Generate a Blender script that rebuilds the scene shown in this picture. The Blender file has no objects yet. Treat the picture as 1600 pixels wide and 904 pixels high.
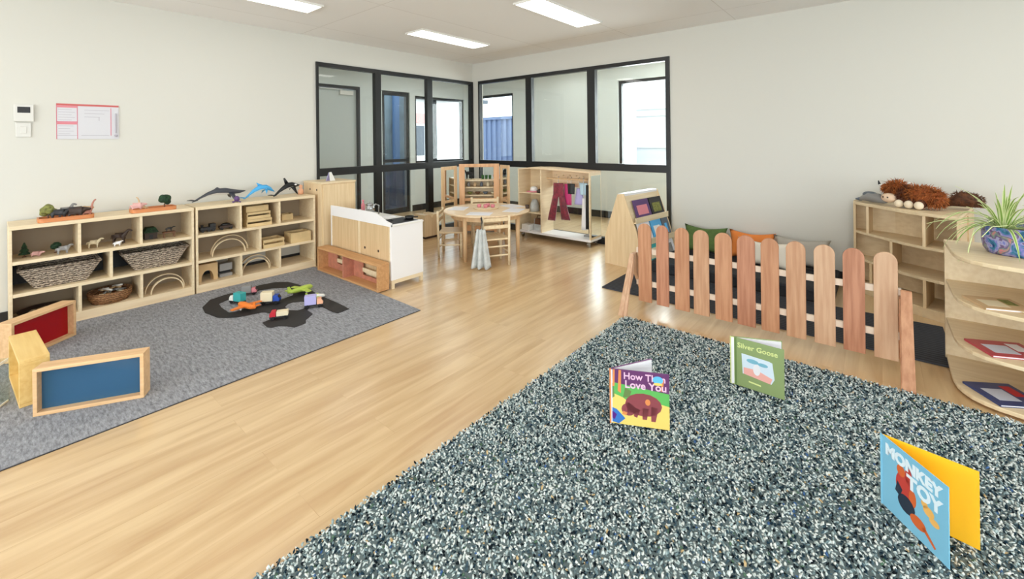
import bpy, bmesh, math, random
import numpy as np
from mathutils import Vector, Matrix, geometry
R = math.radians
rnd = random.Random(7)
SC = bpy.context.scene
COL = SC.collection

# ---------------------------------------------------------------- materials
def lin(c):
    return tuple(((v/255)/12.92 if v/255 <= .04045 else ((v/255+.055)/1.055)**2.4) for v in c) + (1,)
def mat(name, rgb, rough=.6, metal=0, noise=0, nscale=20, bump=0, bscale=60, stretch=(1, 1, 1), rgb2=None, spec=.5, trans=0, sheen=0):
    m = bpy.data.materials.new(name); m.use_nodes = True
    nt = m.node_tree; b = nt.nodes['Principled BSDF']
    b.inputs['Base Color'].default_value = lin(rgb)
    b.inputs['Roughness'].default_value = rough
    b.inputs['Metallic'].default_value = metal
    b.inputs['Specular IOR Level'].default_value = spec
    b.inputs['Sheen Weight'].default_value = sheen
    if trans: b.inputs['Transmission Weight'].default_value = trans
    tc = nt.nodes.new('ShaderNodeTexCoord'); mp = nt.nodes.new('ShaderNodeMapping')
    mp.inputs['Scale'].default_value = stretch
    nt.links.new(tc.outputs['Object'], mp.inputs['Vector'])
    if noise or rgb2:
        n = nt.nodes.new('ShaderNodeTexNoise'); n.inputs['Scale'].default_value = nscale; n.inputs['Detail'].default_value = 5
        nt.links.new(mp.outputs['Vector'], n.inputs['Vector'])
        r = nt.nodes.new('ShaderNodeValToRGB'); r.color_ramp.elements[0].position = .35; r.color_ramp.elements[1].position = .65
        a = rgb2 if rgb2 else tuple(v*(1-noise) for v in rgb)
        r.color_ramp.elements[0].color = lin(a); r.color_ramp.elements[1].color = lin(rgb)
        nt.links.new(n.outputs['Fac'], r.inputs['Fac']); nt.links.new(r.outputs['Color'], b.inputs['Base Color'])
    if bump:
        n2 = nt.nodes.new('ShaderNodeTexNoise'); n2.inputs['Scale'].default_value = bscale; n2.inputs['Detail'].default_value = 3
        nt.links.new(mp.outputs['Vector'], n2.inputs['Vector'])
        bp = nt.nodes.new('ShaderNodeBump'); bp.inputs['Strength'].default_value = bump; bp.inputs['Distance'].default_value = .01
        nt.links.new(n2.outputs['Fac'], bp.inputs['Height']); nt.links.new(bp.outputs['Normal'], b.inputs['Normal'])
    return m
def emis(name, rgb, s):
    m = bpy.data.materials.new(name); m.use_nodes = True; nt = m.node_tree; nt.nodes.clear()
    e = nt.nodes.new('ShaderNodeEmission'); e.inputs[0].default_value = lin(rgb); e.inputs[1].default_value = s
    o = nt.nodes.new('ShaderNodeOutputMaterial'); nt.links.new(e.outputs[0], o.inputs[0]); return m
def glassy(name, rgb, gloss=.09, tint=1.0):
    m = bpy.data.materials.new(name); m.use_nodes = True; nt = m.node_tree; nt.nodes.clear()
    t = nt.nodes.new('ShaderNodeBsdfTransparent'); t.inputs[0].default_value = lin(rgb)
    g = nt.nodes.new('ShaderNodeBsdfGlossy'); g.inputs['Roughness'].default_value = .01
    f = nt.nodes.new('ShaderNodeFresnel'); f.inputs[0].default_value = 1.45
    mx = nt.nodes.new('ShaderNodeMixShader'); o = nt.nodes.new('ShaderNodeOutputMaterial')
    ml = nt.nodes.new('ShaderNodeMath'); ml.operation = 'MULTIPLY_ADD'; ml.inputs[1].default_value = 1.0; ml.inputs[2].default_value = gloss-.04
    ge = nt.nodes.new('ShaderNodeNewGeometry'); iv = nt.nodes.new('ShaderNodeMath'); iv.operation = 'SUBTRACT'; iv.inputs[0].default_value = 1; nt.links.new(ge.outputs['Backfacing'], iv.inputs[1])
    m2 = nt.nodes.new('ShaderNodeMath'); m2.operation = 'MULTIPLY'; nt.links.new(iv.outputs[0], m2.inputs[1])
    nt.links.new(f.outputs[0], ml.inputs[0]); nt.links.new(ml.outputs[0], m2.inputs[0]); nt.links.new(m2.outputs[0], mx.inputs[0])
    nt.links.new(t.outputs[0], mx.inputs[1]); nt.links.new(g.outputs[0], mx.inputs[2]); nt.links.new(mx.outputs[0], o.inputs[0])
    return m
def wood(name, a, b, ax=0, rough=.45, sc=9):
    st = [14, 14, 14]; st[ax] = 1
    return mat(name, a, rough, rgb2=b, nscale=sc*.28, stretch=tuple(st), bump=.04, bscale=10)

M = {}
M['wall'] = mat('wall_paint', (209, 207, 199), .75, bump=.02, bscale=200)
M['outer_wall'] = mat('outer_wall_paint', (224, 230, 228), .7)
M['ceil'] = mat('ceiling_tile', (226, 220, 210), .9, noise=.02, nscale=300)
M['black'] = mat('black_powdercoat', (16, 17, 19), .4)
M['skirt'] = mat('black_skirting', (22, 22, 25), .45)
M['glass'] = glassy('window_glass', (250, 252, 251), .055)
M['mirror'] = mat('mirror', (225, 230, 232), .02, metal=1)
M['ply'] = wood('pale_ply', (231, 212, 178), (221, 199, 162), 1)
M['plyx'] = wood('pale_ply_x', (231, 210, 174), (220, 196, 157), 0)
M['plyz'] = wood('pale_ply_z', (226, 201, 162), (215, 187, 146), 2)
M['edge'] = wood('ply_edge', (233, 212, 178), (222, 199, 163), 1)
M['beech'] = wood('beech', (226, 192, 150), (212, 176, 132), 2)
M['beechx'] = wood('beech_x', (234, 210, 176), (222, 194, 158), 0)
M['frame_wood'] = wood('frame_wood', (224, 184, 138), (208, 166, 120), 0)
M['honey'] = wood('honey_wood', (205, 156, 106), (188, 138, 90), 0)
M['tray'] = wood('orange_wood', (210, 136, 82), (190, 112, 60), 1)
M['white'] = mat('white_laminate', (236, 234, 234), .35)
M['offw'] = mat('off_white_plastic', (232, 230, 224), .4)
M['wicker'] = None
M['pinkw'] = mat('pink_board', (196, 128, 104), .5, noise=.1)
sl = [((200, 156, 122), (180, 132, 98)), ((196, 144, 108), (174, 120, 86)), ((206, 168, 136), (190, 148, 116)), ((190, 134, 104), (166, 110, 82))]
for i, (a, b) in enumerate(sl): M['slat%d' % i] = wood('cedar_slat_%d' % i, a, b, 2, .6, 12)
def C_(name, rgb, rough=.55, **k):
    if name not in M or M[name] is None: M[name] = mat(name, rgb, rough, **k)
    return M[name]
C_('green', (58, 110, 50), .8, noise=.4, nscale=60, bump=.6, bscale=90); C_('dkgreen', (30, 70, 38), .8, noise=.5, nscale=60, bump=.6, bscale=90)
C_('olive', (140, 142, 72), .8, noise=.3, nscale=60, bump=.6, bscale=90); C_('brown', (110, 72, 46), .6); C_('dkbrown', (60, 44, 36), .6)
C_('grey', (140, 138, 136), .6); C_('dark', (34, 34, 38), .5); C_('blk', (12, 12, 14), .45); C_('cream', (226, 212, 180), .6)
C_('pink', (214, 130, 140), .6); C_('red', (190, 34, 48), .45); C_('teal', (60, 165, 165), .45); C_('orange', (236, 130, 52), .45)
C_('blue', (36, 72, 165), .45); C_('sky', (80, 170, 225), .3); C_('lime', (176, 198, 84), .45); C_('lilac', (178, 172, 220), .5)
C_('peach', (236, 176, 140), .5); C_('purple', (88, 58, 110), .5); C_('steel', (170, 172, 174), .25, metal=1); C_('shiny', (235, 235, 235), .25)
C_('tan', (200, 168, 128), .6); C_('dinopink', (182, 122, 104), .6); C_('pigpink', (216, 168, 162), .6); C_('slate', (96, 104, 114), .6)

def floor_mat():
    m = bpy.data.materials.new('oak_vinyl'); m.use_nodes = True; nt = m.node_tree; b = nt.nodes['Principled BSDF']
    N = nt.nodes.new; Lk = nt.links.new
    tc = N('ShaderNodeTexCoord'); sp = N('ShaderNodeSeparateXYZ'); cb = N('ShaderNodeCombineXYZ')
    Lk(tc.outputs['Object'], sp.inputs[0]); Lk(sp.outputs['Y'], cb.inputs['X']); Lk(sp.outputs['X'], cb.inputs['Y'])
    br = N('ShaderNodeTexBrick'); br.offset = .37; br.inputs['Scale'].default_value = 1
    br.inputs['Brick Width'].default_value = 1.25; br.inputs['Row Height'].default_value = .18; br.inputs['Mortar Size'].default_value = .0008
    br.inputs['Color1'].default_value = lin((210, 177, 132)); br.inputs['Color2'].default_value = lin((197, 163, 118)); br.inputs['Mortar'].default_value = lin((176, 138, 94))
    Lk(cb.outputs[0], br.inputs['Vector'])
    mp = N('ShaderNodeMapping'); mp.inputs['Scale'].default_value = (.9, 9, 1); Lk(cb.outputs[0], mp.inputs['Vector'])
    # shift the grain per plank
    ad = N('ShaderNodeVectorMath'); ad.operation = 'ADD'; sc_ = N('ShaderNodeVectorMath'); sc_.operation = 'SCALE'; sc_.inputs['Scale'].default_value = 9
    Lk(br.outputs['Color'], sc_.inputs[0]); Lk(mp.outputs[0], ad.inputs[0]); Lk(sc_.outputs[0], ad.inputs[1])
    n = N('ShaderNodeTexNoise'); n.inputs['Scale'].default_value = 1.6; n.inputs['Detail'].default_value = 7; n.inputs['Distortion'].default_value = .6
    Lk(ad.outputs[0], n.inputs['Vector'])
    r = N('ShaderNodeValToRGB'); r.color_ramp.elements[0].position = .32; r.color_ramp.elements[1].position = .68
    r.color_ramp.elements[0].color = lin((180, 142, 97)); r.color_ramp.elements[1].color = lin((222, 194, 150)); Lk(n.outputs['Fac'], r.inputs['Fac'])
    mx = N('ShaderNodeMixRGB'); mx.inputs[0].default_value = .6; Lk(br.outputs['Color'], mx.inputs[1]); Lk(r.outputs[0], mx.inputs[2])
    Lk(mx.outputs[0], b.inputs['Base Color']); b.inputs['Roughness'].default_value = .3; b.inputs['Specular IOR Level'].default_value = .6; b.inputs['Coat Weight'].default_value = .6; b.inputs['Coat Roughness'].default_value = .2; b.inputs['Coat IOR'].default_value = 1.6
    return m
M['floor'] = floor_mat()
def ceil_mat():
    m = M['ceil']; nt = m.node_tree; b = nt.nodes['Principled BSDF']; N = nt.nodes.new; Lk = nt.links.new
    tc = N('ShaderNodeTexCoord'); br = N('ShaderNodeTexBrick'); br.offset = 0
    br.inputs['Brick Width'].default_value = 1.2; br.inputs['Row Height'].default_value = 2.4; br.inputs['Mortar Size'].default_value = .004; br.inputs['Scale'].default_value = 1
    br.inputs['Color1'].default_value = lin((238, 236, 234)); br.inputs['Color2'].default_value = lin((236, 234, 232)); br.inputs['Mortar'].default_value = lin((214, 210, 206))
    Lk(tc.outputs['Object'], br.inputs['Vector']); Lk(br.outputs['Color'], b.inputs['Base Color'])
ceil_mat()
def wicker_mat(name, a, b_):
    m = bpy.data.materials.new(name); m.use_nodes = True; nt = m.node_tree; b = nt.nodes['Principled BSDF']; N = nt.nodes.new; Lk = nt.links.new
    tc = N('ShaderNodeTexCoord'); w = N('ShaderNodeTexWave'); w.bands_direction = 'Z'; w.inputs['Scale'].default_value = 18; w.inputs['Distortion'].default_value = 6; w.inputs['Detail Scale'].default_value = 3
    Lk(tc.outputs['Object'], w.inputs['Vector'])
    n = N('ShaderNodeTexNoise'); n.inputs['Scale'].default_value = 70; Lk(tc.outputs['Object'], n.inputs['Vector'])
    r = N('ShaderNodeValToRGB'); r.color_ramp.elements[0].color = lin(b_); r.color_ramp.elements[1].color = lin(a); r.color_ramp.elements[0].position = .3; r.color_ramp.elements[1].position = .75
    ml = N('ShaderNodeMath'); ml.operation = 'MULTIPLY_ADD'; ml.inputs[1].default_value = .5; Lk(w.outputs['Fac'], ml.inputs[0])
    m2 = N('ShaderNodeMath'); m2.operation = 'MULTIPLY'; m2.inputs[1].default_value = .6; Lk(n.outputs['Fac'], m2.inputs[0]); Lk(m2.outputs[0], ml.inputs[2])
    Lk(ml.outputs[0], r.inputs['Fac']); Lk(r.outputs[0], b.inputs['Base Color']); b.inputs['Roughness'].default_value = .8
    bp = N('ShaderNodeBump'); bp.inputs['Strength'].default_value = .8; bp.inputs['Distance'].default_value = .01; Lk(w.outputs['Fac'], bp.inputs['Height']); Lk(bp.outputs[0], b.inputs['Normal'])
    return m
M['wicker'] = wicker_mat('grey_wicker', (196, 178, 158), (84, 72, 62)); M['basket'] = wicker_mat('brown_basket', (176, 128, 84), (104, 68, 40))

# ---------------------------------------------------------------- mesh builder
class B:
    def __init__(s): s.bm = bmesh.new(); s.mi = 0; s.M = Matrix.Identity(4)
    def m(s, i): s.mi = i; return s
    def _v(s, p): return s.bm.verts.new(s.M @ Vector(p))
    def _f(s, vs):
        try: f = s.bm.faces.new(vs); f.material_index = s.mi; return f
        except ValueError: return None
    def box(s, x0, y0, z0, x1, y1, z1):
        v = [s._v((x, y, z)) for z in (z0, z1) for x, y in ((x0, y0), (x1, y0), (x1, y1), (x0, y1))]
        for q in ((3, 2, 1, 0), (4, 5, 6, 7), (0, 1, 5, 4), (1, 2, 6, 5), (2, 3, 7, 6), (3, 0, 4, 7)): s._f([v[i] for i in q])
        return s
    def prism(s, pts, d, holes=None):
        """extrude planar 3-D polygon pts by vector d"""
        d = Vector(d); a = [s._v(p) for p in pts]; b = [s._v(Vector(p)+d) for p in pts]
        n = len(a); s._f(a[::-1]); s._f(b)
        for i in range(n): s._f([a[i], a[(i+1) % n], b[(i+1) % n], b[i]])
        return s
    def pz(s, pts, z0, z1): return s.prism([(x, y, z0) for x, y in pts], (0, 0, z1-z0))
    def py(s, pts, y0, y1): return s.prism([(x, y0, z) for x, z in pts], (0, y1-y0, 0))
    def px(s, pts, x0, x1): return s.prism([(x0, y, z) for y, z in pts], (x1-x0, 0, 0))
    def loft(s, path, rad, n=12, up=(0, 0, 1)):
        """rad: list of r or (ra, rb) (ra sideways, rb along up)"""
        P_ = [Vector(p) for p in path]; rings = []
        for i, p in enumerate(P_):
            t = (P_[min(i+1, len(P_)-1)]-P_[max(i-1, 0)]).normalized()
            u = Vector(up); u = (u-t*u.dot(t))
            if u.length < 1e-4: u = Vector((1, 0, 0))-t*t.x
            if u.length < 1e-4: u = Vector((0, 1, 0))
            u.normalize(); w = t.cross(u); r = rad[i]; ra, rb = (r, r) if not isinstance(r, tuple) else r
            rings.append([s._v(p+w*ra*math.cos(2*math.pi*k/n)+u*rb*math.sin(2*math.pi*k/n)) for k in range(n)])
        for a, b in zip(rings, rings[1:]):
            for k in range(n): s._f([a[k], a[(k+1) % n], b[(k+1) % n], b[k]])
        s._f(rings[0][::-1]); s._f(rings[-1]); return s
    def tube(s, path, r, n=8): return s.loft(path, [r]*len(path), n)
    def cyl(s, p, q, r, r2=None, n=16): return s.loft([p, q], [r, r if r2 is None else r2], n)
    def lathe(s, prof, c=(0, 0, 0), n=24, closed=False):
        rings = []
        for r, z in prof: rings.append([s._v((c[0]+r*math.cos(2*math.pi*k/n), c[1]+r*math.sin(2*math.pi*k/n), c[2]+z)) for k in range(n)])
        for a, b in zip(rings, rings[1:]):
            for k in range(n): s._f([a[k], a[(k+1) % n], b[(k+1) % n], b[k]])
        if not closed: s._f(rings[0][::-1]); s._f(rings[-1])
        else:
            for k in range(n): s._f([rings[-1][k], rings[-1][(k+1) % n], rings[0][(k+1) % n], rings[0][k]])
        return s
    def ell(s, c, r, n=14, jit=0):
        if not isinstance(r, tuple): r = (r, r, r)
        res = bmesh.ops.create_uvsphere(s.bm, u_segments=n, v_segments=max(6, n*2//3), radius=1)
        for v in res['verts']:
            k = 1+rnd.uniform(-jit, jit)
            v.co = s.M @ Vector((c[0]+v.co.x*r[0]*k, c[1]+v.co.y*r[1]*k, c[2]+v.co.z*r[2]*k))
        for f in {f for v in res['verts'] for f in v.link_faces}: f.material_index = s.mi
        return s
def link(o):
    COL.objects.link(o); return o
def tag(o, label, cat, group=None, kind=None):
    o['label'] = label
    if cat: o['category'] = cat
    if group: o['group'] = group
    if kind: o['kind'] = kind
    return o
def T(name, label, cat, loc=(0, 0, 0), rz=0, group=None):
    o = bpy.data.objects.new(name, None); o.empty_display_size = .05; link(o)
    o.location = loc; o.rotation_euler = (0, 0, R(rz)); return tag(o, label, cat, group)
def P(name, b, m, parent=None, smooth=False, bev=0, label=None, sub=0):
    me = bpy.data.meshes.new(name); bmesh.ops.recalc_face_normals(b.bm, faces=b.bm.faces); b.bm.to_mesh(me); b.bm.free()
    for q in (m if isinstance(m, (list, tuple)) else [m]): me.materials.append(M[q] if isinstance(q, str) else q)
    o = bpy.data.objects.new(name, me); link(o)
    if smooth: me.polygons.foreach_set('use_smooth', [True]*len(me.polygons))
    if bev:
        md = o.modifiers.new('bevel', 'BEVEL'); md.width = bev; md.segments = 2; md.limit_method = 'ANGLE'; md.angle_limit = R(40)
    if sub:
        md = o.modifiers.new('sub', 'SUBSURF'); md.levels = sub; md.render_levels = sub
    if parent: o.parent = parent
    if label: o['label'] = label
    return o
def one(name, b, m, label, cat, loc=(0, 0, 0), rz=0, group=None, **k):
    o = P(name, b, m, None, **k); o.location = loc; o.rotation_euler = (0, 0, R(rz)); return tag(o, label, cat, group)
def S(name, b, m, parent=None, **k):
    o = P(name, b, m, parent, **k)
    if not parent: o['kind'] = 'structure'
    return o
def box(*a): return B().box(*a)
def skin(name, nodes, edges, m, parent=None, sub=2):
    """one continuous surface grown round a skeleton: nodes = [(x,y,z,r)]"""
    me = bpy.data.meshes.new(name); bm = bmesh.new(); ly = bm.verts.layers.skin.verify(); vs = []
    for i, q in enumerate(nodes):
        v = bm.verts.new(q[:3]); r = q[3]; v[ly].radius = r if isinstance(r, tuple) else (r, r); v[ly].use_root = (i == 0); vs.append(v)
    for a, b in edges: bm.edges.new((vs[a], vs[b]))
    bm.to_mesh(me); bm.free(); me.materials.append(M[m] if isinstance(m, str) else m)
    o = bpy.data.objects.new(name, me); link(o)
    a = o.modifiers.new('skin', 'SKIN'); a.use_smooth_shade = True
    s_ = o.modifiers.new('sub', 'SUBSURF'); s_.levels = sub; s_.render_levels = sub
    if parent: o.parent = parent
    return o
def text(body, size, m, parent, mtx, name='title_text', ext=.0006, bold=0):
    cu = bpy.data.curves.new(name, 'FONT'); cu.body = body; cu.size = size; cu.extrude = ext; cu.offset = bold; cu.resolution_u = 3
    t = bpy.data.objects.new('tmp', cu); link(t); dg = bpy.context.evaluated_depsgraph_get(); dg.update()
    me = bpy.data.meshes.new_from_object(t.evaluated_get(dg)); bpy.data.objects.remove(t)
    me.materials.clear(); me.materials.append(M[m] if isinstance(m, str) else m)
    o = bpy.data.objects.new(name, me); link(o); o.parent = parent; o.matrix_local = mtx; return o

XL, YR, H = -5.285, 5.295, 2.7      # left wall plane, right wall plane, ceiling height
XE, YF = 3.4, -3.4                  # unseen walls
XO, YO = -7.2, 7.1                  # walls of the glazed-off room beyond

# ---------------------------------------------------------------- room shell
S('floor', box(XO-.1, YF-.1, -.08, XE+.1, YO+.1, 0), 'floor')
S('ceiling', box(XO-.1, YF-.1, H, XE+.1, YO+.1, H+.1), 'ceil')
T_ = .10
w = B(); w.box(XL-T_, YF, 0, XL, 2.58, H); w.box(XL-T_, 2.58, 2.395, XL, YR+T_, H); S('wall_left', w, 'wall')
w = B(); w.box(XL, YR, 0, -5.14, YR+T_, 2.395); w.box(XL, YR, 2.395, -1.93, YR+T_, H); w.box(-1.93, YR, 0, XE, YR+T_, H); S('wall_back', w, 'wall')
def wall_x(name, x0, x1, ya, yb, holes, m='wall'):
    b = B(); holes = sorted(holes); y = ya
    for (h0, h1, z0, z1) in holes:
        b.box(x0, y, 0, x1, h0, H)
        if z0 > 0: b.box(x0, h0, 0, x1, h1, z0)
        b.box(x0, h0, z1, x1, h1, H); y = h1
    b.box(x0, y, 0, x1, yb, H); return S(name, b, m)
def wall_y(name, y0, y1, xa, xb, holes, m='wall'):
    b = B(); holes = sorted(holes); x = xa
    for (h0, h1, z0, z1) in holes:
        b.box(x, y0, 0, h0, y1, H)
        if z0 > 0: b.box(h0, y0, 0, h1, y1, z0)
        b.box(h0, y0, z1, h1, y1, H); x = h1
    b.box(x, y0, 0, xb, y1, H); return S(name, b, m)
wall_x('wall_right', XE, XE+.15, YF, YR, [(-2.6, .2, .5, 2.4), (1.0, 3.9, .5, 2.4)])
wall_y('wall_front', YF-.15, YF, XL, XE, [(-4.6, -1.6, .4, 2.4), (-.9, 2.4, .4, 2.4)])
wall_x('wall_outer_left', XO-.15, XO, 2.2, YO+.1, [(3.3, 4.33, 0, 2.4), (4.79, 5.43, 0, 2.38), (5.56, 6.93, .95, 2.33)], 'outer_wall')
wall_y('wall_outer_back', YO, YO+.15, XO, XE, [(-7.02, -5.9, .9, 2.4), (-3.5, -1.5, .85, 2.42)], 'outer_wall')
S('wall_outer_end', box(XO, 2.1, 0, XL-T_, 2.2, H), 'outer_wall')
S('wall_outer_side', box(XE-.1, YR+T_, 0, XE, YO, H), 'outer_wall')
# skirting
S('baseboard_left', box(XL, YF, 0, XL+.014, 2.58, .1), 'skirt')
S('baseboard_back', box(-1.93, YR-.014, 0, XE, YR, .1), 'skirt')
b = B(); b.box(XO, 2.2, 0, XO+.014, 3.25, .12); b.box(XO, 4.4, 0, XO+.014, 4.75, .12); b.box(XO, 5.47, 0, XO+.014, YO, .12); S('baseboard_outer_left', b, 'skirt')
S('baseboard_outer_back', box(XO, YO-.014, 0, XE-.1, YO, .12), 'skirt')

# black framed interior windows
def frame_win(name, axis, ends, mull, zt=2.395, za=1.08, zb=.985, wd=.05):
    """frame in the wall; a0..a1 along the wall; mullions at list"""
    root = bpy.data.objects.new(name, None); link(root); root['kind'] = 'structure'
    a0, a1 = ends; f = B(); d0, d1 = -.05, .02
    def bx(b, p0, p1, z0, z1, e0=d0, e1=d1):
        if axis == 'x': b.box(XL+e0, p0, z0, XL+e1, p1, z1)
        else: b.box(p0, YR-e1, z0, p1, YR-e0, z1)
    bx(f, a0, a1, zt-.05, zt); bx(f, a0, a1, 0, .09); bx(f, a0, a0+.03, .09, zt-.05); bx(f, a1-.05, a1, .09, zt-.05)
    for m0, m1 in mull: bx(f, m0, m1, .09, zt-.05)
    xs = [a0+.03]+[q for m in mull for q in m]+[a1-.05]
    tr = B()
    for i in range(0, len(xs), 2): bx(tr, xs[i], xs[i+1], zb, za)
    P('window_frame', f, 'black', root); P('transom', tr, 'black', root)
    for i in range(0, len(xs), 2):
        for z0, z1 in ((.09, zb), (za, zt-.05)):
            g = B(); bx(g, xs[i]+.002, xs[i+1]-.002, z0+.002, z1-.002, -.04, -.034); P('pane', g, 'glass', root)
    return root
frame_win('window_1', 'x', (2.58, 5.285), [(3.40, 3.49), (4.30, 4.40)])
frame_win('window_2', 'y', (-5.14, -1.93), [(-4.13, -4.02), (-3.06, -2.94)])

# far room: doors and exterior windows
def ext_win(name, ax, a0, a1, z0, z1, bars=(), hb=()):
    root = bpy.data.objects.new(name, None); link(root); root['kind'] = 'structure'; b = B(); t = .045
    def bx(p0, p1, q0, q1, e0=0.0, e1=.08, bb=None):
        bb = bb or b
        if ax == 'x': bb.box(XO-.03-e1, p0, q0, XO-.03-e0, p1, q1)
        elif ax == 'y': bb.box(p0, YO+.03+e0, q0, p1, YO+.03+e1, q1)
        elif ax == 'E': bb.box(XE+.03+e0, p0, q0, XE+.03+e1, p1, q1)
        else: bb.box(p0, YF-.03-e1, q0, p1, YF-.03-e0, q1)
    bx(a0, a1, z1-t, z1); bx(a0, a1, z0, z0+t); bx(a0, a0+t, z0+t, z1-t); bx(a1-t, a1, z0+t, z1-t)
    for q in bars: bx(q-.02, q+.02, z0+t, z1-t)
    for q in hb: bx(a0+t, a1-t, q-.02, q+.02, .01, .07)
    P('window_frame', b, 'black', root)
    g = B(); bx(a0+t, a1-t, z0+t, z1-t, .035, .041, g); P('pane', g, 'glass', root); return root
ext_win('window_3', 'x', 5.565, 6.925, .955, 2.325, (6.13,)); ext_win('window_4', 'y', -7.015, -5.905, .905, 2.395)
ext_win('window_5', 'y', -3.495, -1.505, .855, 2.415)
ext_win('window_6', 'E', -2.595, .195, .505, 2.395, (-1.2,)); ext_win('window_7', 'E', 1.005, 3.895, .505, 2.395, (2.45,))
ext_win('window_8', 'f', -4.595, -1.605, .405, 2.395, (-3.1,)); ext_win('window_9', 'f', -.895, 2.395, .405, 2.395, (.75,))
# solid grey door
d = bpy.data.objects.new('door_1', None); link(d); d['kind'] = 'structure'
C_('doorgrey', (204, 210, 208), .5)
P('door_leaf', box(XO-.09, 3.36, .01, XO-.05, 4.28, 2.34), 'doorgrey', d)
b = B(); b.box(XO-.12, 3.305, 0, XO+.01, 3.35, 2.395); b.box(XO-.12, 4.285, 0, XO+.01, 4.325, 2.395); b.box(XO-.12, 3.35, 2.35, XO+.01, 4.285, 2.395); P('door_frame', b, 'dark', d)
b = B().box(XO-.05, 3.42, .98, XO-.04, 3.47, 1.16).cyl((XO-.04, 3.445, 1.08), (XO+.01, 3.445, 1.08), .01).cyl((XO+.01, 3.445, 1.08), (XO+.01, 3.56, 1.08), .01); P('door_handle', b, 'steel', d)
b = B().box(XO-.05, 3.95, 2.24, XO+.0, 4.2, 2.31).box(XO-.03, 3.6, 2.32, XO-.01, 4.0, 2.335); P('door_closer', b, 'offw', d)
# glazed exterior door
d = bpy.data.objects.new('door_2', None); link(d); d['kind'] = 'structure'
b = B()
for a in ((4.795, 4.86, .0, 2.375), (5.36, 5.425, 0, 2.375), (4.86, 5.36, 2.3, 2.375), (4.86, 5.36, 0, .1), (4.86, 5.36, 1.0, 1.06)): b.box(XO-.1, a[0], a[2], XO-.03, a[1], a[3])
P('door_frame', b, 'black', d); P('pane', box(XO-.07, 4.862, .102, XO-.064, 5.358, 2.298), 'glass', d)

# ---------------------------------------------------------------- outdoors
C_('fence_blue', (112, 130, 168), .6); C_('render_white', (240, 240, 240), .8); C_('paving', (200, 196, 188), .9, noise=.1); C_('dknavy', (44, 52, 74), .6, noise=.3, nscale=3)
S('ground', box(-22, -14, -.35, 14, 22, -.1), 'paving')
b = B(); x = -8.9
pts = []
k = 0
while x < -4.4: pts += [(x, 8.60), (x+.07, 8.60), (x+.09, 8.64), (x+.16, 8.64)]; x += .18
pts = pts + [(pts[-1][0], 8.70), (pts[0][0], 8.70)]
b = B(); b.pz(pts, -.1, 1.95); b2 = B(); b2.box(-9.0, 8.57, 1.95, -4.3, 8.72, 2.02)
f = T('metal_fence', 'pale blue corrugated metal fence outside the far window', 'fence', (0, 0, 0)); P('fence_sheet', b, 'fence_blue', f); P('top_rail', b2, 'fence_blue', f)
f = T('white_building', 'blown-out white rendered building outside the window on the right', 'building')
P('wall', box(-4.2, 9.4, -.1, 6, 9.8, 3.2), 'render_white', f); b = B()
for z in (1.2, 1.9, 2.05): b.box(-4.2, 9.37, z, 6, 9.4, z+.015)
P('cladding_joint', b, 'offw', f)
f = T('pink_building', 'white and pale pink neighbouring building with dark window bands outside', 'building')
P('wall', box(-13.4, 5.0, -.1, -12.6, 13, 2.9), 'render_white', f); C_('brick', (226, 176, 172), .8)
P('roof', box(-13.6, 4.8, 2.9, -12.3, 13.2, 3.05), 'slate', f)
P('brick_band', box(-12.6, 9.55, 2.05, -12.55, 10.75, 2.4), 'brick', f)
for y in (9.6, 10.2): P('window', box(-12.6, y, .9, -12.56, y+.5, 1.95), 'slate', f)
f = T('dark_shed', 'dark navy outbuilding seen through the glazed outer door', 'building')
b = B(); b.box(-8.6, 4.9, -.1, -8.4, 6.36, .8); P('wall', b, 'dknavy', f); C_('shedblue', (66, 98, 140), .6); C_('shedtop', (104, 122, 136), .7, noise=.3, nscale=2)
P('upper_wall', box(-8.62, 4.9, .8, -8.42, 6.36, 3.0), 'shedtop', f); P('post', box(-8.40, 5.85, .8, -8.34, 6.0, 3.0), 'shedblue', f)

# ---------------------------------------------------------------- ceiling panel lights
M['panel'] = emis('light_panel', (255, 252, 246), 7)
first = None
spots = [(-4.165, 1.47), (-4.165, 3.78), (-2.48, 3.77), (-2.48, 1.45), (-4.165, -.85), (-2.48, -.87), (-.8, 1.45), (-.8, -.87), (.88, 3.77), (.88, 1.45), (.88, -.87), (2.4, 1.45)]
for i, (x, y) in enumerate(spots):
    lab = {0: 'long white ceiling light panel near the left wall, cut by the top edge', 1: 'long white ceiling light panel nearest the far corner',
           2: 'long white ceiling light panel nearest the back wall, right of the corner one'}.get(i, 'long white ceiling light panel overhead outside the view')
    if i == 0:
        t = T('ceiling_light', lab, 'ceiling light', (x, y, H), 0, 'ceiling light panels')
        b = B()
        for a in ((-.16, -.575, -.145, .575), (.145, -.575, .16, .575), (-.145, -.575, .145, -.56), (-.145, .56, .145, .575)): b.box(a[0], a[1], -.018, a[2], a[3], -.001)
        P('frame', b, 'offw', t); P('diffuser', box(-.145, -.56, -.014, .145, .56, -.002), 'panel', t); first = t
    else:
        t = first.copy(); COL.objects.link(t); t.location = (x, y, H); t['label'] = lab
        for c in first.children: q = c.copy(); COL.objects.link(q); q.parent = t
for x, y, lab in ((-6.3, 3.6, 'white ceiling light panel behind the glass, above the grey door'), (-6.3, 5.7, 'added fill light panel in the corner of the room behind the glass'), (-4.4, 6.2, 'added fill light panel behind the left pane of the back window'),
                  (-2.6, 6.2, 'added fill light panel behind the right pane of the back window'), (-.6, 6.2, 'added fill light panel in the far room, hidden by the back wall')):  # all panels after the first are added to brighten the far room
    t = T('ceiling_light', lab, 'ceiling light', (x, y, H), 0, 'ceiling light panels')
    for c in first.children: q = c.copy(); COL.objects.link(q); q.parent = t

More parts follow.
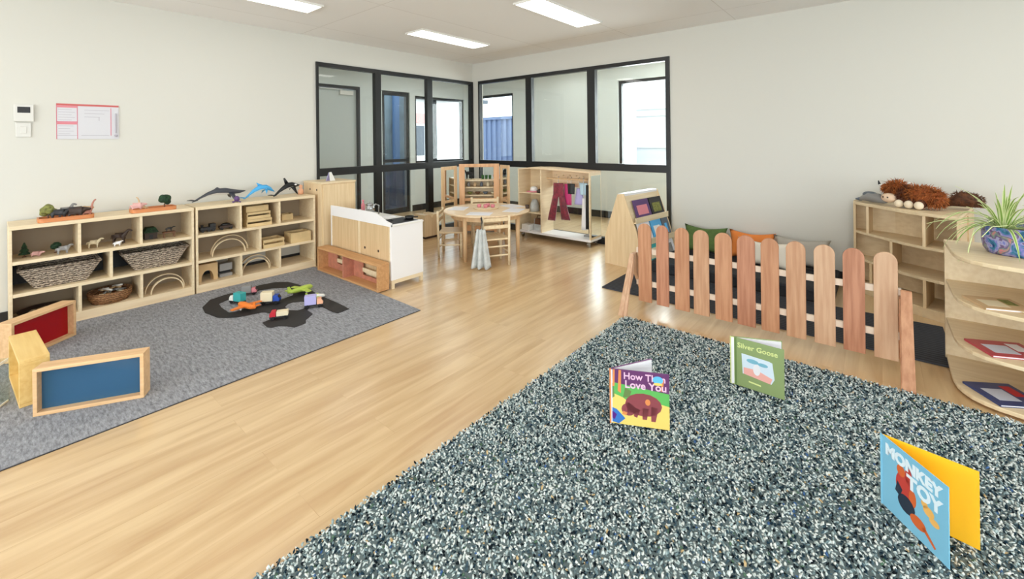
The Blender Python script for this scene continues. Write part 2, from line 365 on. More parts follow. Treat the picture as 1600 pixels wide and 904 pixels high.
# ---------------------------------------------------------------- wall fittings
t = T('wall_planner', 'white wall planner sheet with pink header lines on the left wall', 'poster', (XL, .36, 1.457))
C_('paper', (226, 224, 228), .5); C_('sheet', (206, 205, 210), .5); C_('casing', (212, 210, 204), .4); C_('pinkline', (206, 96, 120), .5); C_('redline', (196, 92, 90), .5); C_('greyline', (170, 165, 175), .5)
P('board', box(.001, 0, 0, .006, .395, .30), 'sheet', t)
P('header_stripe', box(.006, .0, .285, .0075, .395, .301), 'redline', t)
b = B()
for a in ((0, .0, .004, .30), (.125, 0, .129, .285), (0, .145, .125, .151), (.34, .03, .344, .275)): b.box(.006, a[0], a[1], .007, a[2], a[3])
P('ruled_line', b, 'pinkline', t)
P('header_stripe', box(.006, .005, .268, .0068, .124, .284), 'pink', t); P('header_stripe', box(.006, .005, .125, .0068, .124, .144), 'pink', t)
b = B()
for i in range(5): b.box(.006, .012, .25-i*.022, .0065, .012+.08+.02*(i % 2), .253-i*.022)
for i in range(4): b.box(.006, .012, .11-i*.022, .0065, .012+.09-.02*(i % 2), .113-i*.022)
for i in range(3): b.box(.006, .17, .25-i*.03, .0065, .33-.03*i, .253-i*.03)
b.box(.006, .005, .03, .0065, .124, .033).box(.006, .15, .03, .0065, .33, .033).box(.006, .262, .16, .0065, .266, .19)
P('ruled_line', b, 'greyline', t)
P('pen', B().cyl((.012, .375, .05), (.012, .375, .23), .005).ell((.012, .375, .03), .012), 'greyline', t)
t = T('thermostat', 'white wall thermostat with dark screen, above the light switch', 'thermostat', (XL, .178, 1.60))
P('case', box(.001, -.055, 0, .022, .055, .14), 'casing', t, bev=.004); P('screen', box(.0215, -.035, .07, .0235, .035, .118), 'dark', t)
t = T('light_switch', 'white blank switch plate below the thermostat', 'switch', (XL, .175, 1.475)); P('plate', box(.001, -.042, 0, .012, .042, .115), 'casing', t, bev=.003); P('rocker', box(.012, -.018, .03, .016, .018, .085), 'casing', t, bev=.002)

# ---------------------------------------------------------------- low shelf units on the left wall
def shelf_unit(label, y0, y1, topdiv, middiv, botdiv, darkback=False):
    x0, x1 = XL+.02, -4.90; W = .018
    t = T('low_shelf', label, 'shelf', (x0, y0, 0), 0, 'low shelves along the left wall'); D = x1-x0; L = y1-y0
    P('side_panel', box(0, 0, 0, D, W, .78), 'ply', t, bev=.002); P('side_panel', box(0, L-W, 0, D, L, .78), 'ply', t, bev=.002)
    P('top', box(0, 0, .78, D+.004, L, .81), 'ply', t, bev=.003)
    for z in (.52, .28): P('shelf_board', box(0, W, z, D, L-W, z+.025), 'ply', t)
    P('plinth', box(0, W, 0, D-.004, L-W, .075), 'edge', t)
    for ds, za, zb in ((topdiv, .545, .78), (middiv, .305, .52), (botdiv, .075, .28)):
        for q in ds: P('divider', box(0, q-y0-W/2, za, D-.002, q-y0+W/2, zb), 'ply', t)
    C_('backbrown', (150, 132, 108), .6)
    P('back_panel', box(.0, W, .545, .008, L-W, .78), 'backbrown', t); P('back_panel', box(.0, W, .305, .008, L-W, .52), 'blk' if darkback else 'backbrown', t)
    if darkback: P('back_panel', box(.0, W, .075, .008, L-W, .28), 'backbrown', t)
    return t
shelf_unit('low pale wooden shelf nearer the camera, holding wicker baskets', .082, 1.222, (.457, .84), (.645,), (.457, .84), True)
shelf_unit('low pale wooden shelf farther along the wall, with toy whales on top', 1.236, 2.372, (1.615, 1.987), (1.795,), (1.615, 1.987))

# --- things on the shelf tops
def tree(label, x, y, z, r, m, h=None, cone=False, loc=None):
    t = T('toy_tree', label, 'toy tree', (x, y, z), 0, 'toy trees on the low shelf')
    P('trunk', B().lathe([(r*.35, 0), (r*.3, .004), (r*.12, .008), (r*.1, r*.9)], n=10), 'brown', t)
    b = B()
    if cone:
        for i in range(3): b.lathe([(r*(1-.25*i), r*.6+i*r*.7), (r*(1-.25*i)*.9, r*.7+i*r*.7), (r*.1, r*1.7+i*r*.7)], n=12)
    else:
        for i in range(16):
            a = rnd.uniform(0, 6.28); e = rnd.uniform(-.6, 1.4); q = r*.5
            b.ell((q*math.cos(a)*math.cos(e), q*math.sin(a)*math.cos(e), r*1.45+q*math.sin(e)), r*rnd.uniform(.45, .6), 8, .08)
    P('foliage', b, m, t, smooth=not cone); return t
def animal(name, label, x, y, z, rz, L, m, hl=.5, neck=.25, nup=.2, fat=.2, group='toy animals on the low shelf', cat='toy animal', tail=True, horn=False):
    """four-legged toy, L body length, facing +x"""
    h = L*hl; n = [(0, 0, h, L*fat), (L*.3, 0, h*1.02, L*fat*.95), (L*.45, 0, h*1.05, L*fat*.7), (L*(.45+neck), 0, h*1.05+L*nup, L*fat*.42), (L*(.6+neck), 0, h+L*nup*.98, L*fat*.42), (L*(.75+neck), 0, h+L*nup*.75, L*fat*.28),
                   (-L*.35, 0, h, L*fat*.85)]
    e = [(0, 1), (1, 2), (2, 3), (3, 4), (4, 5), (0, 6)]
    for sx, par in ((.33, 1), (-.33, 6)):
        for sy in (-1, 1):
            i = len(n); n += [(L*sx, sy*L*fat*.55, h*.55, L*.075), (L*(sx-.01), sy*L*fat*.6, h*.28, L*.05), (L*sx, sy*L*fat*.6, L*.02, L*.055)]; e += [(par, i), (i, i+1), (i+1, i+2)]
    if tail: i = len(n); n += [(-L*.5, 0, h*1.05, L*.04), (-L*.56, 0, h*.6, L*.03)]; e += [(6, i), (i, i+1)]
    if horn:
        for sy in (-1, 1): i = len(n); n.append((L*(.5+neck), sy*L*.08, h+L*(nup+.18), L*.03)); e.append((3, i))
    o = skin(name, n, e, m, sub=1); o.location = (x, y, z); o.rotation_euler = (0, 0, R(rz)); return tag(o, label, cat, group)
def tray(label, y0, y1):
    t = T('wooden_tray', label, 'tray', (-4.99, (y0+y1)/2, .8105), 0, 'orange wooden trays'); l = (y1-y0)/2
    def rr(dx, dy, n=6):
        pts = []
        for cx, cy, a0 in ((1, 1, 0), (-1, 1, 90), (-1, -1, 180), (1, -1, 270)):
            for i in range(n+1): a = R(a0+90*i/n); pts.append((cx*(dx-.035)+.035*math.cos(a), cy*(dy-.035)+.035*math.sin(a)))
        return pts
    P('base', B().pz(rr(.075, l), 0, .008), 'tray', t)
    o, i_ = rr(.08, l+.004), rr(.07, l-.006); b = B(); n = len(o); A = [b._v((p[0], p[1], z)) for z in (0.001, .032) for p in o]; Q = [b._v((p[0], p[1], z)) for z in (.001, .032) for p in i_]
    for k in range(n):
        j = (k+1) % n; b._f([A[k], A[j], A[n+j], A[n+k]]); b._f([Q[k], Q[j], Q[n+j], Q[n+k]]); b._f([A[n+k], A[n+j], Q[n+j], Q[n+k]]); b._f([A[k], A[j], Q[j], Q[k]])
    P('rim', b, 'tray', t); return t
tray('orange wooden tray of toy animals at the near end of the shelf top', .235, .545); tray('orange wooden tray with a round green bush on the shelf top', .785, 1.095)
zt = .819
tree('olive green round toy tree at the left end of the animal tray', -4.99, .29, zt, .05, 'olive')
animal('toy_zebra', 'dark grey toy animal beside the olive tree in the tray', -4.95, .345, zt, 80, .10, 'dark', .6, fat=.26)
animal('toy_goat', 'black and white upright toy animal in the animal tray', -5.03, .385, zt, 100, .085, 'grey', .8, .1, .45, .26)
animal('toy_hippo', 'brown bulky toy animal in the middle of the animal tray', -4.95, .437, zt, 85, .11, 'dkbrown', .55, .12, .05, .32)
animal('toy_rhino', 'grey-brown toy animal left of the long-necked dinosaur', -5.035, .475, zt, 95, .10, 'tan', .55, .12, .1, .30)
n = [(0, 0, .04, .016), (0, .02, .045, .014), (0, .03, .075, .009), (0, .035, .105, .007), (0, .045, .13, .006), (0, .058, .138, .007), (0, -.025, .035, .011), (0, -.05, .015, .005)]
e = [(0, 1), (1, 2), (2, 3), (3, 4), (4, 5), (0, 6), (6, 7)]
for sy, p in ((.018, 1), (-.018, 6)):
    for sx in (-1, 1): i = len(n); n += [(sx*.011, sy, .02, .006), (sx*.012, sy, .003, .006)]; e += [(p, i), (i, i+1)]
o = skin('toy_dinosaur', n, e, 'dinopink', sub=1); o.location = (-4.955, .505, zt); tag(o, 'pinkish long-necked toy dinosaur at the right end of the tray', 'toy animal', 'toy animals on the low shelf')
tree('dark green round toy bush on the right-hand tray', -4.985, 1.02, zt, .052, 'dkgreen')
animal('toy_pig', 'pink toy animal at the left end of the bush tray', -4.985, .825, zt, 80, .085, 'pigpink', .6, .1, .1, .32)
n2 = [(a*.8, b_*.8, c*.9, d*.8) for a, b_, c, d in n]; o = skin('toy_giraffe', n2, e, 'tan', sub=1); o.location = (-4.985, .868, zt); o.rotation_euler = (0, 0, R(180)); tag(o, 'tan toy giraffe standing behind the pink animal', 'toy animal', 'toy animals on the low shelf')
# compartments, near shelf
z1 = .5455
tree('dark green toy conifer in the first shelf compartment', -5.06, .165, z1, .036, 'dkgreen', cone=True)
tree('round green toy tree in the first shelf compartment', -5.06, .335, z1, .034, 'dkgreen')
animal('toy_cow', 'pink-red lying toy animal in the first shelf compartment', -5.02, .225, z1, 70, .06, 'pigpink', .4, .1, .1, .3)
animal('toy_goat', 'white-grey toy animal beside the round tree', -4.96, .365, z1, 100, .075, 'grey', .6, .15, .25, .26)
animal('toy_dog', 'tan toy animal with black back in the second compartment', -5.03, .55, z1, 80, .075, 'cream', .65, .15, .3, .26)
animal('toy_horse', 'dark brown toy horse in the second compartment', -5.05, .715, z1, 60, .10, 'dkbrown', .75, .2, .4, .24)
animal('toy_lamb', 'small white toy lamb in front of the dark horse', -4.96, .69, z1, 95, .05, 'white', .55, .12, .2, .25)
t = T('toy_hut', 'dark green toy hut in the third shelf compartment', 'toy house', (-5.09, .935, z1))
P('wall', B().box(-.035, -.045, 0, .035, .045, .06), 'dkbrown', t); P('roof', B().px([(-.055, .06), (.055, .06), (.03, .105), (-.03, .105)], -.045, .045), 'dkgreen', t); P('door', box(.035, -.012, 0, .038, .012, .04), 'blk', t)
t = T('toy_table', 'tiny wooden toy table in the third shelf compartment', 'toy furniture', (-5.03, 1.06, z1))
P('tabletop', box(-.03, -.045, .045, .03, .045, .053), 'brown', t)
for sx in (-.024, .018):
    for sy in (-.04, .034): P('leg', box(sx, sy, 0, sx+.006, sy+.006, .045), 'brown', t)
o = animal('toy_dog', 'dark toy animal standing on the tiny table', -5.03, 1.06, z1+.053, 90, .05, 'dark', .6)
# wicker baskets
def wbasket(label, y0, y1):
    t = T('wicker_basket', label, 'basket', (-5.08, (y0+y1)/2, .3055), 0, 'grey wicker baskets'); l = (y1-y0)/2; h = .15
    b = B(); prof = [(.115, l-.085, 0), (.135, l-.01, h-.02), (.145, l, h), (.125, l-.015, h), (.12, l-.02, h-.02), (.10, l-.095, .012)]
    rg = [[b._v((sx*dx, sy*dy, z)) for sx, sy in ((1, -1), (1, 1), (-1, 1), (-1, -1))] for dx, dy, z in prof]
    for a, c in zip(rg, rg[1:]):
        for k in range(4): b._f([a[k], a[(k+1) % 4], c[(k+1) % 4], c[k]])
    b._f(rg[0]); b._f(rg[-1]); P('basket_body', b, 'wicker', t, bev=.006)
    c = [( .14, -l), (.14, l), (-.14, l), (-.14, -l), (.14, -l)]
    P('rim', B().tube([(x, y*.985, h+.002) for x, y in c], .011), 'wicker', t, smooth=True)
    return t
wbasket('long grey wicker basket in the near middle compartment', .128, .588); wbasket('long grey wicker basket in the far middle compartment of the near shelf', .722, 1.185)
# bottom row: oddments basket, round basket, arches
def rbasket(label, x, y, z, r, h, fill, mm='basket'):
    t = T('round_basket', label, 'basket', (x, y, z), 0, 'round baskets on the bottom shelf')
    P('basket_body', B().lathe([(r*.82, 0), (r*.98, h*.5), (r, h), (r*.9, h), (r*.88, h*.5), (r*.75, .01)], n=28), mm, t, smooth=True)
    P('rim', B().tube([(r*.96*math.cos(a/24*6.2832), r*.96*math.sin(a/24*6.2832), h) for a in range(25)], .008), mm, t)
    for k in range(fill):
        a = rnd.uniform(0, 6.28); q = r*.55*math.sqrt(rnd.random()); dx, dy = math.cos(a*3)*.04, math.sin(a*3)*.04; zz = h*.75+.012*(k % 4)
        o = one('wooden_peg', B().cyl((-dx, -dy, -.004), (dx, dy, .008), .008, n=8), ['cream', 'grey', 'tan', 'offw'][k % 4], 'loose %s peg heaped in the round basket' % ['cream', 'grey', 'tan', 'white'][k % 4], 'wooden peg',
                (x+q*math.cos(a), y+q*math.sin(a), z+zz), 0, 'pegs in the round basket', smooth=True)
rbasket('round brown basket heaped with pegs on the bottom shelf', -5.055, .655, .0755, .145, .085, 14)
t = T('oddments_tray', 'shallow dark basket of wooden offcuts in the bottom left compartment', 'basket', (-5.06, .27, .0755))
P('basket_body', B().lathe([(.12, 0), (.15, .05), (.14, .05), (.11, .01)], n=20), 'dkbrown', t, smooth=True)
for k in range(6):
    one('wooden_offcut', B().box(-.03, -.012, -.01, .03, .012, .01), ['tan', 'cream', 'brown'][k % 3], 'small %s wood offcut in the dark shallow basket' % ['tan', 'cream', 'brown'][k % 3], 'wood block', (-5.06+.07*math.cos(k*1.1), .27+.07*math.sin(k*1.1), .098+.002*k), k*40, 'wood offcuts in the dark basket')
def arch(label, x, y, z, r, th=.007, w=.03, lean=0, rz=0):
    pts = [(0, r*math.cos(a), r*math.sin(a)) for a in [math.pi*i/24 for i in range(25)]]
    b = B(); rg = []
    for p in pts:
        a = math.atan2(p[2], p[1]); u = Vector((0, math.cos(a), math.sin(a)))
        rg.append([b._v(Vector(p)+u*s_*th+Vector((q*w, 0, 0))) for s_, q in ((-.5, -.5), (.5, -.5), (.5, .5), (-.5, .5))])
    for A_, C2 in zip(rg, rg[1:]):
        for k in range(4): b._f([A_[k], A_[(k+1) % 4], C2[(k+1) % 4], C2[k]])
    b._f(rg[0]); b._f(rg[-1]); o = one('wooden_arch', b, 'ply', label, 'wooden arch', (x, y, z+.001), rz, 'bent wooden arches on the shelves'); o.rotation_euler = (0, R(lean), R(rz)); return o
arch('larger bent wooden arch on the bottom shelf of the near unit', -5.0, 1.02, .077, .143); arch('smaller bent wooden arch nested under the larger one, near unit', -4.94, 1.025, .077, .118)
zb = .3055
arch('larger bent wooden arch in the middle row of the far unit', -5.08, 1.565, zb, .165); arch('smaller bent wooden arch in the middle row of the far unit', -4.98, 1.53, zb, .145)
arch('larger bent wooden arch on the bottom row of the far unit', -5.05, 1.79, .077, .15); arch('smaller bent wooden arch on the bottom row of the far unit', -4.98, 1.775, .077, .13)
# far unit contents
t = T('toy_train', 'dark toy engine in the top left compartment of the far shelf', 'toy train', (-5.04, 1.37, z1))
P('body', B().box(-.03, -.07, .015, .03, .06, .045).box(-.03, .01, .045, .03, .06, .075), 'dark', t, bev=.003)
for sy in (-.05, 0, .04): P('wheel', B().cyl((-.034, sy, .014), (.034, sy, .014), .013), 'blk', t)
P('funnel', B().cyl((0, -.05, .045), (0, -.05, .07), .01, .013), 'blk', t)
t = T('toy_wagon', 'dark toy wagon to the right of the toy engine', 'toy train', (-5.03, 1.52, z1)); P('body', B().box(-.028, -.06, .015, .028, .06, .04), 'dkbrown', t, bev=.003); P('load', B().ell((0, 0, .045), (.022, .045, .02), 10, .1), 'blk', t)
for sy in (-.04, .04): P('wheel', B().cyl((-.032, sy, .013), (.032, sy, .013), .012), 'blk', t)
def slotbox(label, x, y, z, w, d, h, rz=0, m='honeybox', slots=1, cat='wooden box', nm='wooden_crate', gap=True):
    C_('honeybox', (214, 186, 136), .5, noise=.08, nscale=15)
    t = T(nm, label, cat, (x, y, z), rz, 'small wooden crates on the far shelf'); q = .01; d /= 2; w /= 2
    P('base', box(-d, -w, 0, d, w, q), m, t); P('back_side', box(-d, -w, q, -d+q, w, h), m, t); P('end', box(-d+q, -w, q, d-q, -w+q, h), m, t); P('end', box(-d+q, w-q, q, d-q, w, h), m, t)
    if gap: P('front_side', B().box(d-q, -w, q, d, w, h*.42).box(d-q, -w, h*.68, d, w, h), m, t)
    else: P('front_side', box(d-q, -w, q, d, w, h), m, t)
    return t
slotbox('slotted wooden crate at the bottom of the stack, far shelf top row', -5.03, 1.80, z1, .24, .2, .075); slotbox('slotted wooden crate in the middle of the stack, far shelf top row', -5.04, 1.80, z1+.0755, .225, .19, .07)
slotbox('closed wooden crate topmost of the stack, far shelf top row', -5.06, 1.795, z1+.146, .215, .17, .06, gap=False)
slotbox('small pale wooden box in the top right compartment of the far shelf', -5.10, 2.13, z1, .12, .1, .065, gap=False)
slotbox('open wooden crate on the left in the middle row, far shelf', -5.0, 1.93, zb, .21, .18, .085); slotbox('closed wooden crate on the right in the middle row, far shelf', -5.0, 2.215, zb, .215, .18, .11, gap=False)
C_('natural', (206, 172, 124), .5)
t = T('wooden_tunnel', 'arched wooden tunnel block on the bottom row of the far shelf', 'wood block', (-5.04, 1.35, .0755))
pts = [(-.085, 0), (-.05, 0)]+[(-.05*math.cos(math.pi*i/10), .085*math.sin(math.pi*i/10)+.02) for i in range(11)]+[(.05, 0), (.085, 0), (.085, .15), (-.085, .15)]
P('arch_block', B().px(pts, -.05, .05), 'natural', t); P('lintel', box(-.05, -.085, .15, .05, .085, .165), 'natural', t)
t = T('toy_garage', 'small grey block with a dark opening beside the tunnel block', 'wood block', (-5.06, 1.515, .0755)); P('body', B().box(-.04, -.055, .0, .04, .055, .03).box(-.04, -.055, .06, .04, .055, .13).box(-.04, -.055, .03, -.02, .055, .06), 'grey', t); P('opening', box(-.019, -.05, .031, -.01, .05, .059), 'blk', t)

# --- whales and dolphin on the far shelf top
def fin(b, pts, th=.006):
    """pts polygon 3-D, thickened along its normal"""
    P3 = [Vector(p) for p in pts]; nrm = (P3[1]-P3[0]).cross(P3[2]-P3[0]).normalized()*th
    b.prism([p-nrm/2 for p in P3], nrm); return b
def whale(name, label, loc, rz, spine, rads, fins, m, belly, extra=None):
    t = T(name, label, 'toy whale', loc, rz, 'toy sea animals on the shelf')
    b = B().loft(spine, rads, 14)
    for f in fins: fin(b, f)
    P('body', b, m, t, smooth=True)
    bb = B().loft([(p[0], p[1], p[2]-.22*(r[1] if isinstance(r, tuple) else r)) for p, r in zip(spine[1:-3], rads[1:-3])], [(r[0]*.93, r[1]*.86) if isinstance(r, tuple) else r*.86 for r in rads[1:-3]], 12)
    P('belly', bb, belly, t, smooth=True)
    if extra: extra(t)
    return t
C_('whalegrey', (58, 60, 68), .4); C_('whalebelly', (206, 204, 200), .5); C_('dolph', (70, 165, 222), .3); C_('dbelly', (190, 220, 235), .4)
# local x along the shelf (world +y)
def flukes(x, z, s): return [[(x, 0, z), (x-.3*s, .5*s, z+.05*s), (x-.55*s, .62*s, z), (x-.28*s, .1*s, z)], [(x, 0, z), (x-.3*s, -.5*s, z+.05*s), (x-.55*s, -.62*s, z), (x-.28*s, -.1*s, z)]]
whale('toy_humpback_whale', 'dark grey toy humpback whale arched on the far shelf top', (-5.07, 1.5, .812), 90,
      [(-.24, 0, .035), (-.19, 0, .06), (-.12, 0, .095), (-.05, 0, .115), (.03, 0, .112), (.10, 0, .10), (.16, 0, .095), (.20, 0, .098), (.215, 0, .1)],
      [.004, (.008, .01), (.018, .018), (.032, .028), (.038, .032), (.032, .026), (.024, .017), (.012, .008), .003],
      flukes(-.2, .04, .13)+[[(-.07, 0, .135), (-.04, 0, .158), (-.015, 0, .143)], [(.05, -.03, .1), (.09, -.075, .02), (.12, -.085, .003), (.10, -.03, .09)], [(.05, .03, .1), (.08, .08, .05), (.11, .09, .03), (.09, .03, .09)]], 'whalegrey', 'whalebelly')
one('toy_octopus', B().ell((0, 0, .035), (.025, .025, .03)).tube([(0, 0, .02), (.04, .02, .004)], .006).tube([(0, 0, .02), (-.035, .02, .004)], .006).tube([(0, 0, .02), (.01, -.04, .004)], .006).tube([(0, 0, .02), (-.02, -.035, .004)], .006), 'purple',
    'small purple toy sea animal under the humpback whale', 'toy animal', (-4.96, 1.60, .811), 0, 'toy sea animals on the shelf', smooth=True)
whale('toy_dolphin', 'bright blue toy dolphin leaping beside the killer whale', (-5.08, 1.86, .812), 90,
      [(-.15, 0, .012), (-.11, 0, .045), (-.06, 0, .085), (0, 0, .115), (.06, 0, .115), (.10, 0, .095), (.125, 0, .075), (.145, 0, .062)],
      [.005, (.009, .011), (.02, .02), (.03, .029), (.029, .028), (.021, .02), (.01, .009), .005],
      flukes(-.13, .02, .1)+[[(-.02, 0, .135), (-.035, 0, .172), (.03, 0, .14)], [(.04, -.025, .1), (.04, -.07, .05), (.07, -.03, .09)], [(.04, .025, .1), (.04, .07, .05), (.07, .03, .09)]], 'dolph', 'dbelly')
def patches(t):
    P('eye_patch', B().ell((.075, -.031, .125), (.014, .006, .009)).ell((.075, .031, .125), (.014, .006, .009)), 'white', t, smooth=True)
whale('toy_killer_whale', 'black and white toy killer whale with tall fin on the shelf', (-5.04, 2.13, .812), 90,
      [(-.14, 0, .018), (-.10, 0, .05), (-.05, 0, .085), (.0, 0, .115), (.05, 0, .12), (.09, 0, .115), (.115, 0, .112), (.13, 0, .115)],
      [.007, (.012, .014), (.022, .024), (.033, .034), (.033, .032), (.024, .022), (.013, .012), .005],
      flukes(-.115, .02, .12)+[[(-.03, 0, .135), (-.045, 0, .2), (-.03, 0, .205), (.01, 0, .145)], [(.02, -.03, .1), (.07, -.05, .03), (.09, -.055, .012), (.07, -.03, .1)], [(.02, .03, .1), (.05, .07, .06), (.06, .03, .1)]], 'blk', 'whalebelly', patches)
one('wooden_figure', B().lathe([(.03, 0), (.028, .05), (.012, .065), (.02, .08), (.018, .1), (.004, .108)], n=16), 'peach', 'small peach wooden figure at the far end of the shelf top', 'toy figure', (-5.12, 2.31, .811), smooth=True)

# ---------------------------------------------------------------- cupboard and play kitchen
t = T('tall_cupboard', 'tall pale wooden cupboard standing between the low shelf and play kitchen', 'cupboard', (-5.26, 2.41, 0))
P('carcass', box(0, 0, .03, .43, .42, .93), 'plyz', t, bev=.003); P('top', box(-.003, -.004, .93, .44, .425, .95), 'ply', t, bev=.003)
P('door', box(.43, .012, .05, .446, .41, .92), 'plyz', t, bev=.003); P('plinth', box(.01, .01, 0, .41, .41, .03), 'edge', t)
for x_ in (.14, .3): P('finger_hole', B().cyl((x_+.02, -.002, .86), (x_+.02, .002, .86), .012), 'dkbrown', t)
t = T('folded_card', 'small white and violet folded card standing on the tall cupboard', 'card', (-4.92, 2.56, .9505), 25)
P('front_leaf', B().prism([(0, 0, 0), (0, .09, 0), (-.03, .06, .10), (-.03, .02, .10)], (.004, 0, .002)), 'offw', t); P('back_leaf', B().prism([(-.06, 0, 0), (-.06, .09, 0), (-.034, .06, .10), (-.034, .02, .10)], (.004, 0, -.001)), 'lilac', t)
one('toy_bottle', B().lathe([(.02, 0), (.022, .07), (.01, .09), (.01, .11), (.012, .112), (.012, .125)], n=16), 'pink', 'pink and white bottle standing behind the cupboard on the kitchen top', 'bottle', (-4.60, 2.79, .606), smooth=True)

t = T('play_kitchen', 'white play kitchen seen from behind with two plywood back panels', 'play kitchen', (-4.70, 2.45, 0))
P('side_panel', box(1.12, 0, .08, 1.14, .38, .61), 'white', t, bev=.002); P('side_panel', box(0, 0, .08, .02, .38, .61), 'white', t, bev=.002)
M['backply'] = wood('back_ply', (214, 186, 146), (202, 172, 130), 2)
P('back_panel', box(.035, .004, .10, .56, .012, .59), 'backply', t); P('back_panel', box(.595, .004, .10, 1.10, .012, .59), 'backply', t)
P('back_rail', B().box(.02, 0, .08, .035, .015, .60).box(.56, 0, .08, .595, .015, .59).box(1.10, 0, .08, 1.12, .015, .60).box(.035, 0, .08, .56, .015, .10).box(.595, 0, .08, 1.10, .015, .10), 'ply', t)
pr = [(0, .59), (0, .70), (.80, .705), (.88, .70), (.97, .672), (1.05, .64), (1.14, .625), (1.14, .59)]
P('splashback', B().py(pr, -.002, .016), 'white', t, bev=.002)
P('worktop', box(.0, .016, .59, 1.145, .385, .605), 'offw', t, bev=.002)
for q in (.68, .92): P('finger_hole', B().cyl((q, .002, .33), (q, .0045, .33), .013), 'dkbrown', t)
P('base_frame', B().box(0, .005, .045, 1.14, .025, .08).box(0, .355, .045, 1.14, .375, .08).box(1.115, .025, .045, 1.14, .355, .08).box(0, .025, .045, .025, .355, .08), 'ply', t)
for x_, y_ in ((.0, .005), (1.11, .005), (0, .345), (1.11, .345)): P('leg', box(x_, y_, 0, x_+.03, y_+.03, .045), 'ply', t)
P('hob', box(.86, .04, .605, 1.12, .34, .612), 'dark', t)
for x_, y_ in ((.93, .11), (1.05, .27)): P('hob_ring', B().lathe([(.055, 0), (.055, .006), (.042, .006), (.042, 0)], (x_, y_, .612), 20, True), 'blk', t)
P('tap', B().tube([(.45, .32, .605), (.45, .32, .70), (.45, .28, .72), (.45, .25, .70)], .008), 'steel', t, smooth=True)
t = T('toy_pan', 'black toy saucepan on the play kitchen hob', 'toy pan', (-3.66, 2.74, .619)); P('pan_body', B().lathe([(.04, 0), (.045, .03), (.041, .03), (.037, .004)], n=20), 'blk', t, smooth=True); P('handle', B().tube([(.045, 0, .025), (.11, .02, .03)], .006), 'blk', t)
t = T('metal_pot', 'shiny metal pot standing on the far edge of the kitchen top', 'pot', (-4.42, 2.77, .606)); P('pot_body', B().lathe([(.05, 0), (.052, .09), (.047, .09), (.045, .004)], n=24), 'steel', t, smooth=True); P('lid', B().lathe([(.054, .091), (.03, .103), (.01, .106), (.01, .12), (.002, .122)], n=24), 'steel', t, smooth=True)
one('tea_towel', B().box(-.07, -.05, 0, .07, .05, .012).box(-.06, -.04, .012, .06, .045, .02), 'white', 'folded white cloth lying beside the dark hob', 'cloth', (-3.95, 2.68, .606), 15, bev=.004)

t = T('low_wooden_bench', 'long low orange-brown wooden bench frame in front of the play kitchen', 'bench', (-4.72, 2.30, .0085))
L_ = 1.16
P('top_board', box(0, 0, .235, L_, .125, .255), 'honey', t, bev=.003); P('bottom_board', box(0, 0, 0, L_, .125, .018), 'honey', t, bev=.003)
P('end_board', box(L_-.02, 0, .018, L_, .125, .235), 'honey', t, bev=.002); P('end_board', box(0, 0, .018, .02, .125, .235), 'honey', t, bev=.002)
P('divider', box(.53, .0, .018, .55, .125, .235), 'pinkw', t); P('back_board', B().box(.02, .115, .018, .22, .125, .235).box(.22, .115, .018, .53, .125, .085).box(.55, .115, .018, .72, .125, .235).box(.72, .115, .018, L_-.02, .125, .06), 'pinkw', t)
P('back_rail', B().box(.22, .112, .10, .53, .124, .14).box(.72, .112, .09, L_-.02, .124, .13), 'ply', t)

# small wooden seat in front of the left window
t = T('wooden_toy_box', 'small pale wooden box with notched top by the window mullion', 'box', (-5.23, 4.0, 0))
P('body', B().px([(0, .03), (.26, .03), (.26, .34), (.17, .34), (.13, .29), (.09, .34), (0, .34)], 0, .25), 'plyz', t, bev=.003); P('plinth', box(.01, .01, 0, .24, .25, .03), 'dkbrown', t)

# ---------------------------------------------------------------- play stand in the corner
def quad_frame(parent, ax, ay, bx_, by, z0, z1, w=.045, th=.022, m='beech', fill=None, nm='frame_panel'):
    """rectangular frame standing between plan points a and b"""
    a = Vector((ax, ay, 0)); d = Vector((bx_-ax, by-ay, 0)); L = d.length; ang = math.atan2(d.y, d.x)
    b = B(); b.M = Matrix.Translation(a) @ Matrix.Rotation(ang, 4, 'Z')
    b.box(0, 0, z0, w, th, z1); b.box(L-w, 0, z0, L, th, z1); b.box(w, 0, z1-.05, L-w, th, z1); b.box(w, 0, z0+.05, L-w, th, z0+.05+w); b.box(w, 0, .50, L-w, th, .54)
    o = P(nm, b, m, parent, bev=.003)
    if fill:
        g = B(); g.M = b.M; g.box(w, th*.4, .54, L-w, th*.6, z1-.05); P('mirror_panel', g, fill, parent)
    return o
t = T('play_shop_stand', 'three-panel beech play stand with open middle window in the corner', 'play stand')
M['stand_wood'] = wood('stand_wood', (222, 174, 128), (206, 154, 108), 2)
quad_frame(t, -4.83, 4.53, -4.37, 4.92, 0, 1.055, .085, m='stand_wood')
quad_frame(t, -4.80, 4.17, -4.85, 4.51, 0, 1.03, .06, fill='mirror'); quad_frame(t, -4.35, 4.91, -4.10, 4.82, 0, 1.04, .055, fill='mirror')
t = T('corner_shelf', 'pale shelf with toys seen through the play stand window', 'shelf', (-4.66, 4.83, 0), 40)
P('side_panel', box(-.30, -.02, 0, -.28, .22, .81), 'ply', t); P('side_panel', box(.28, -.02, 0, .30, .22, .81), 'ply', t)
for z in (.05, .43, .56, .68, .79): P('shelf_board', box(-.28, -.02, z, .28, .22, z+.018), 'ply', t)
P('back_panel', box(-.28, .212, .068, .28, .22, .79), 'ply', t)
def loc(x, y): a = R(40); return (-4.66+x*math.cos(a)-y*math.sin(a), 4.83+x*math.sin(a)+y*math.cos(a))
x_, y_ = loc(-.19, .08); animal('toy_cat', 'black toy animal on the corner shelf, left side', x_, y_, .809, 200, .12, 'blk', .8, .1, .3)
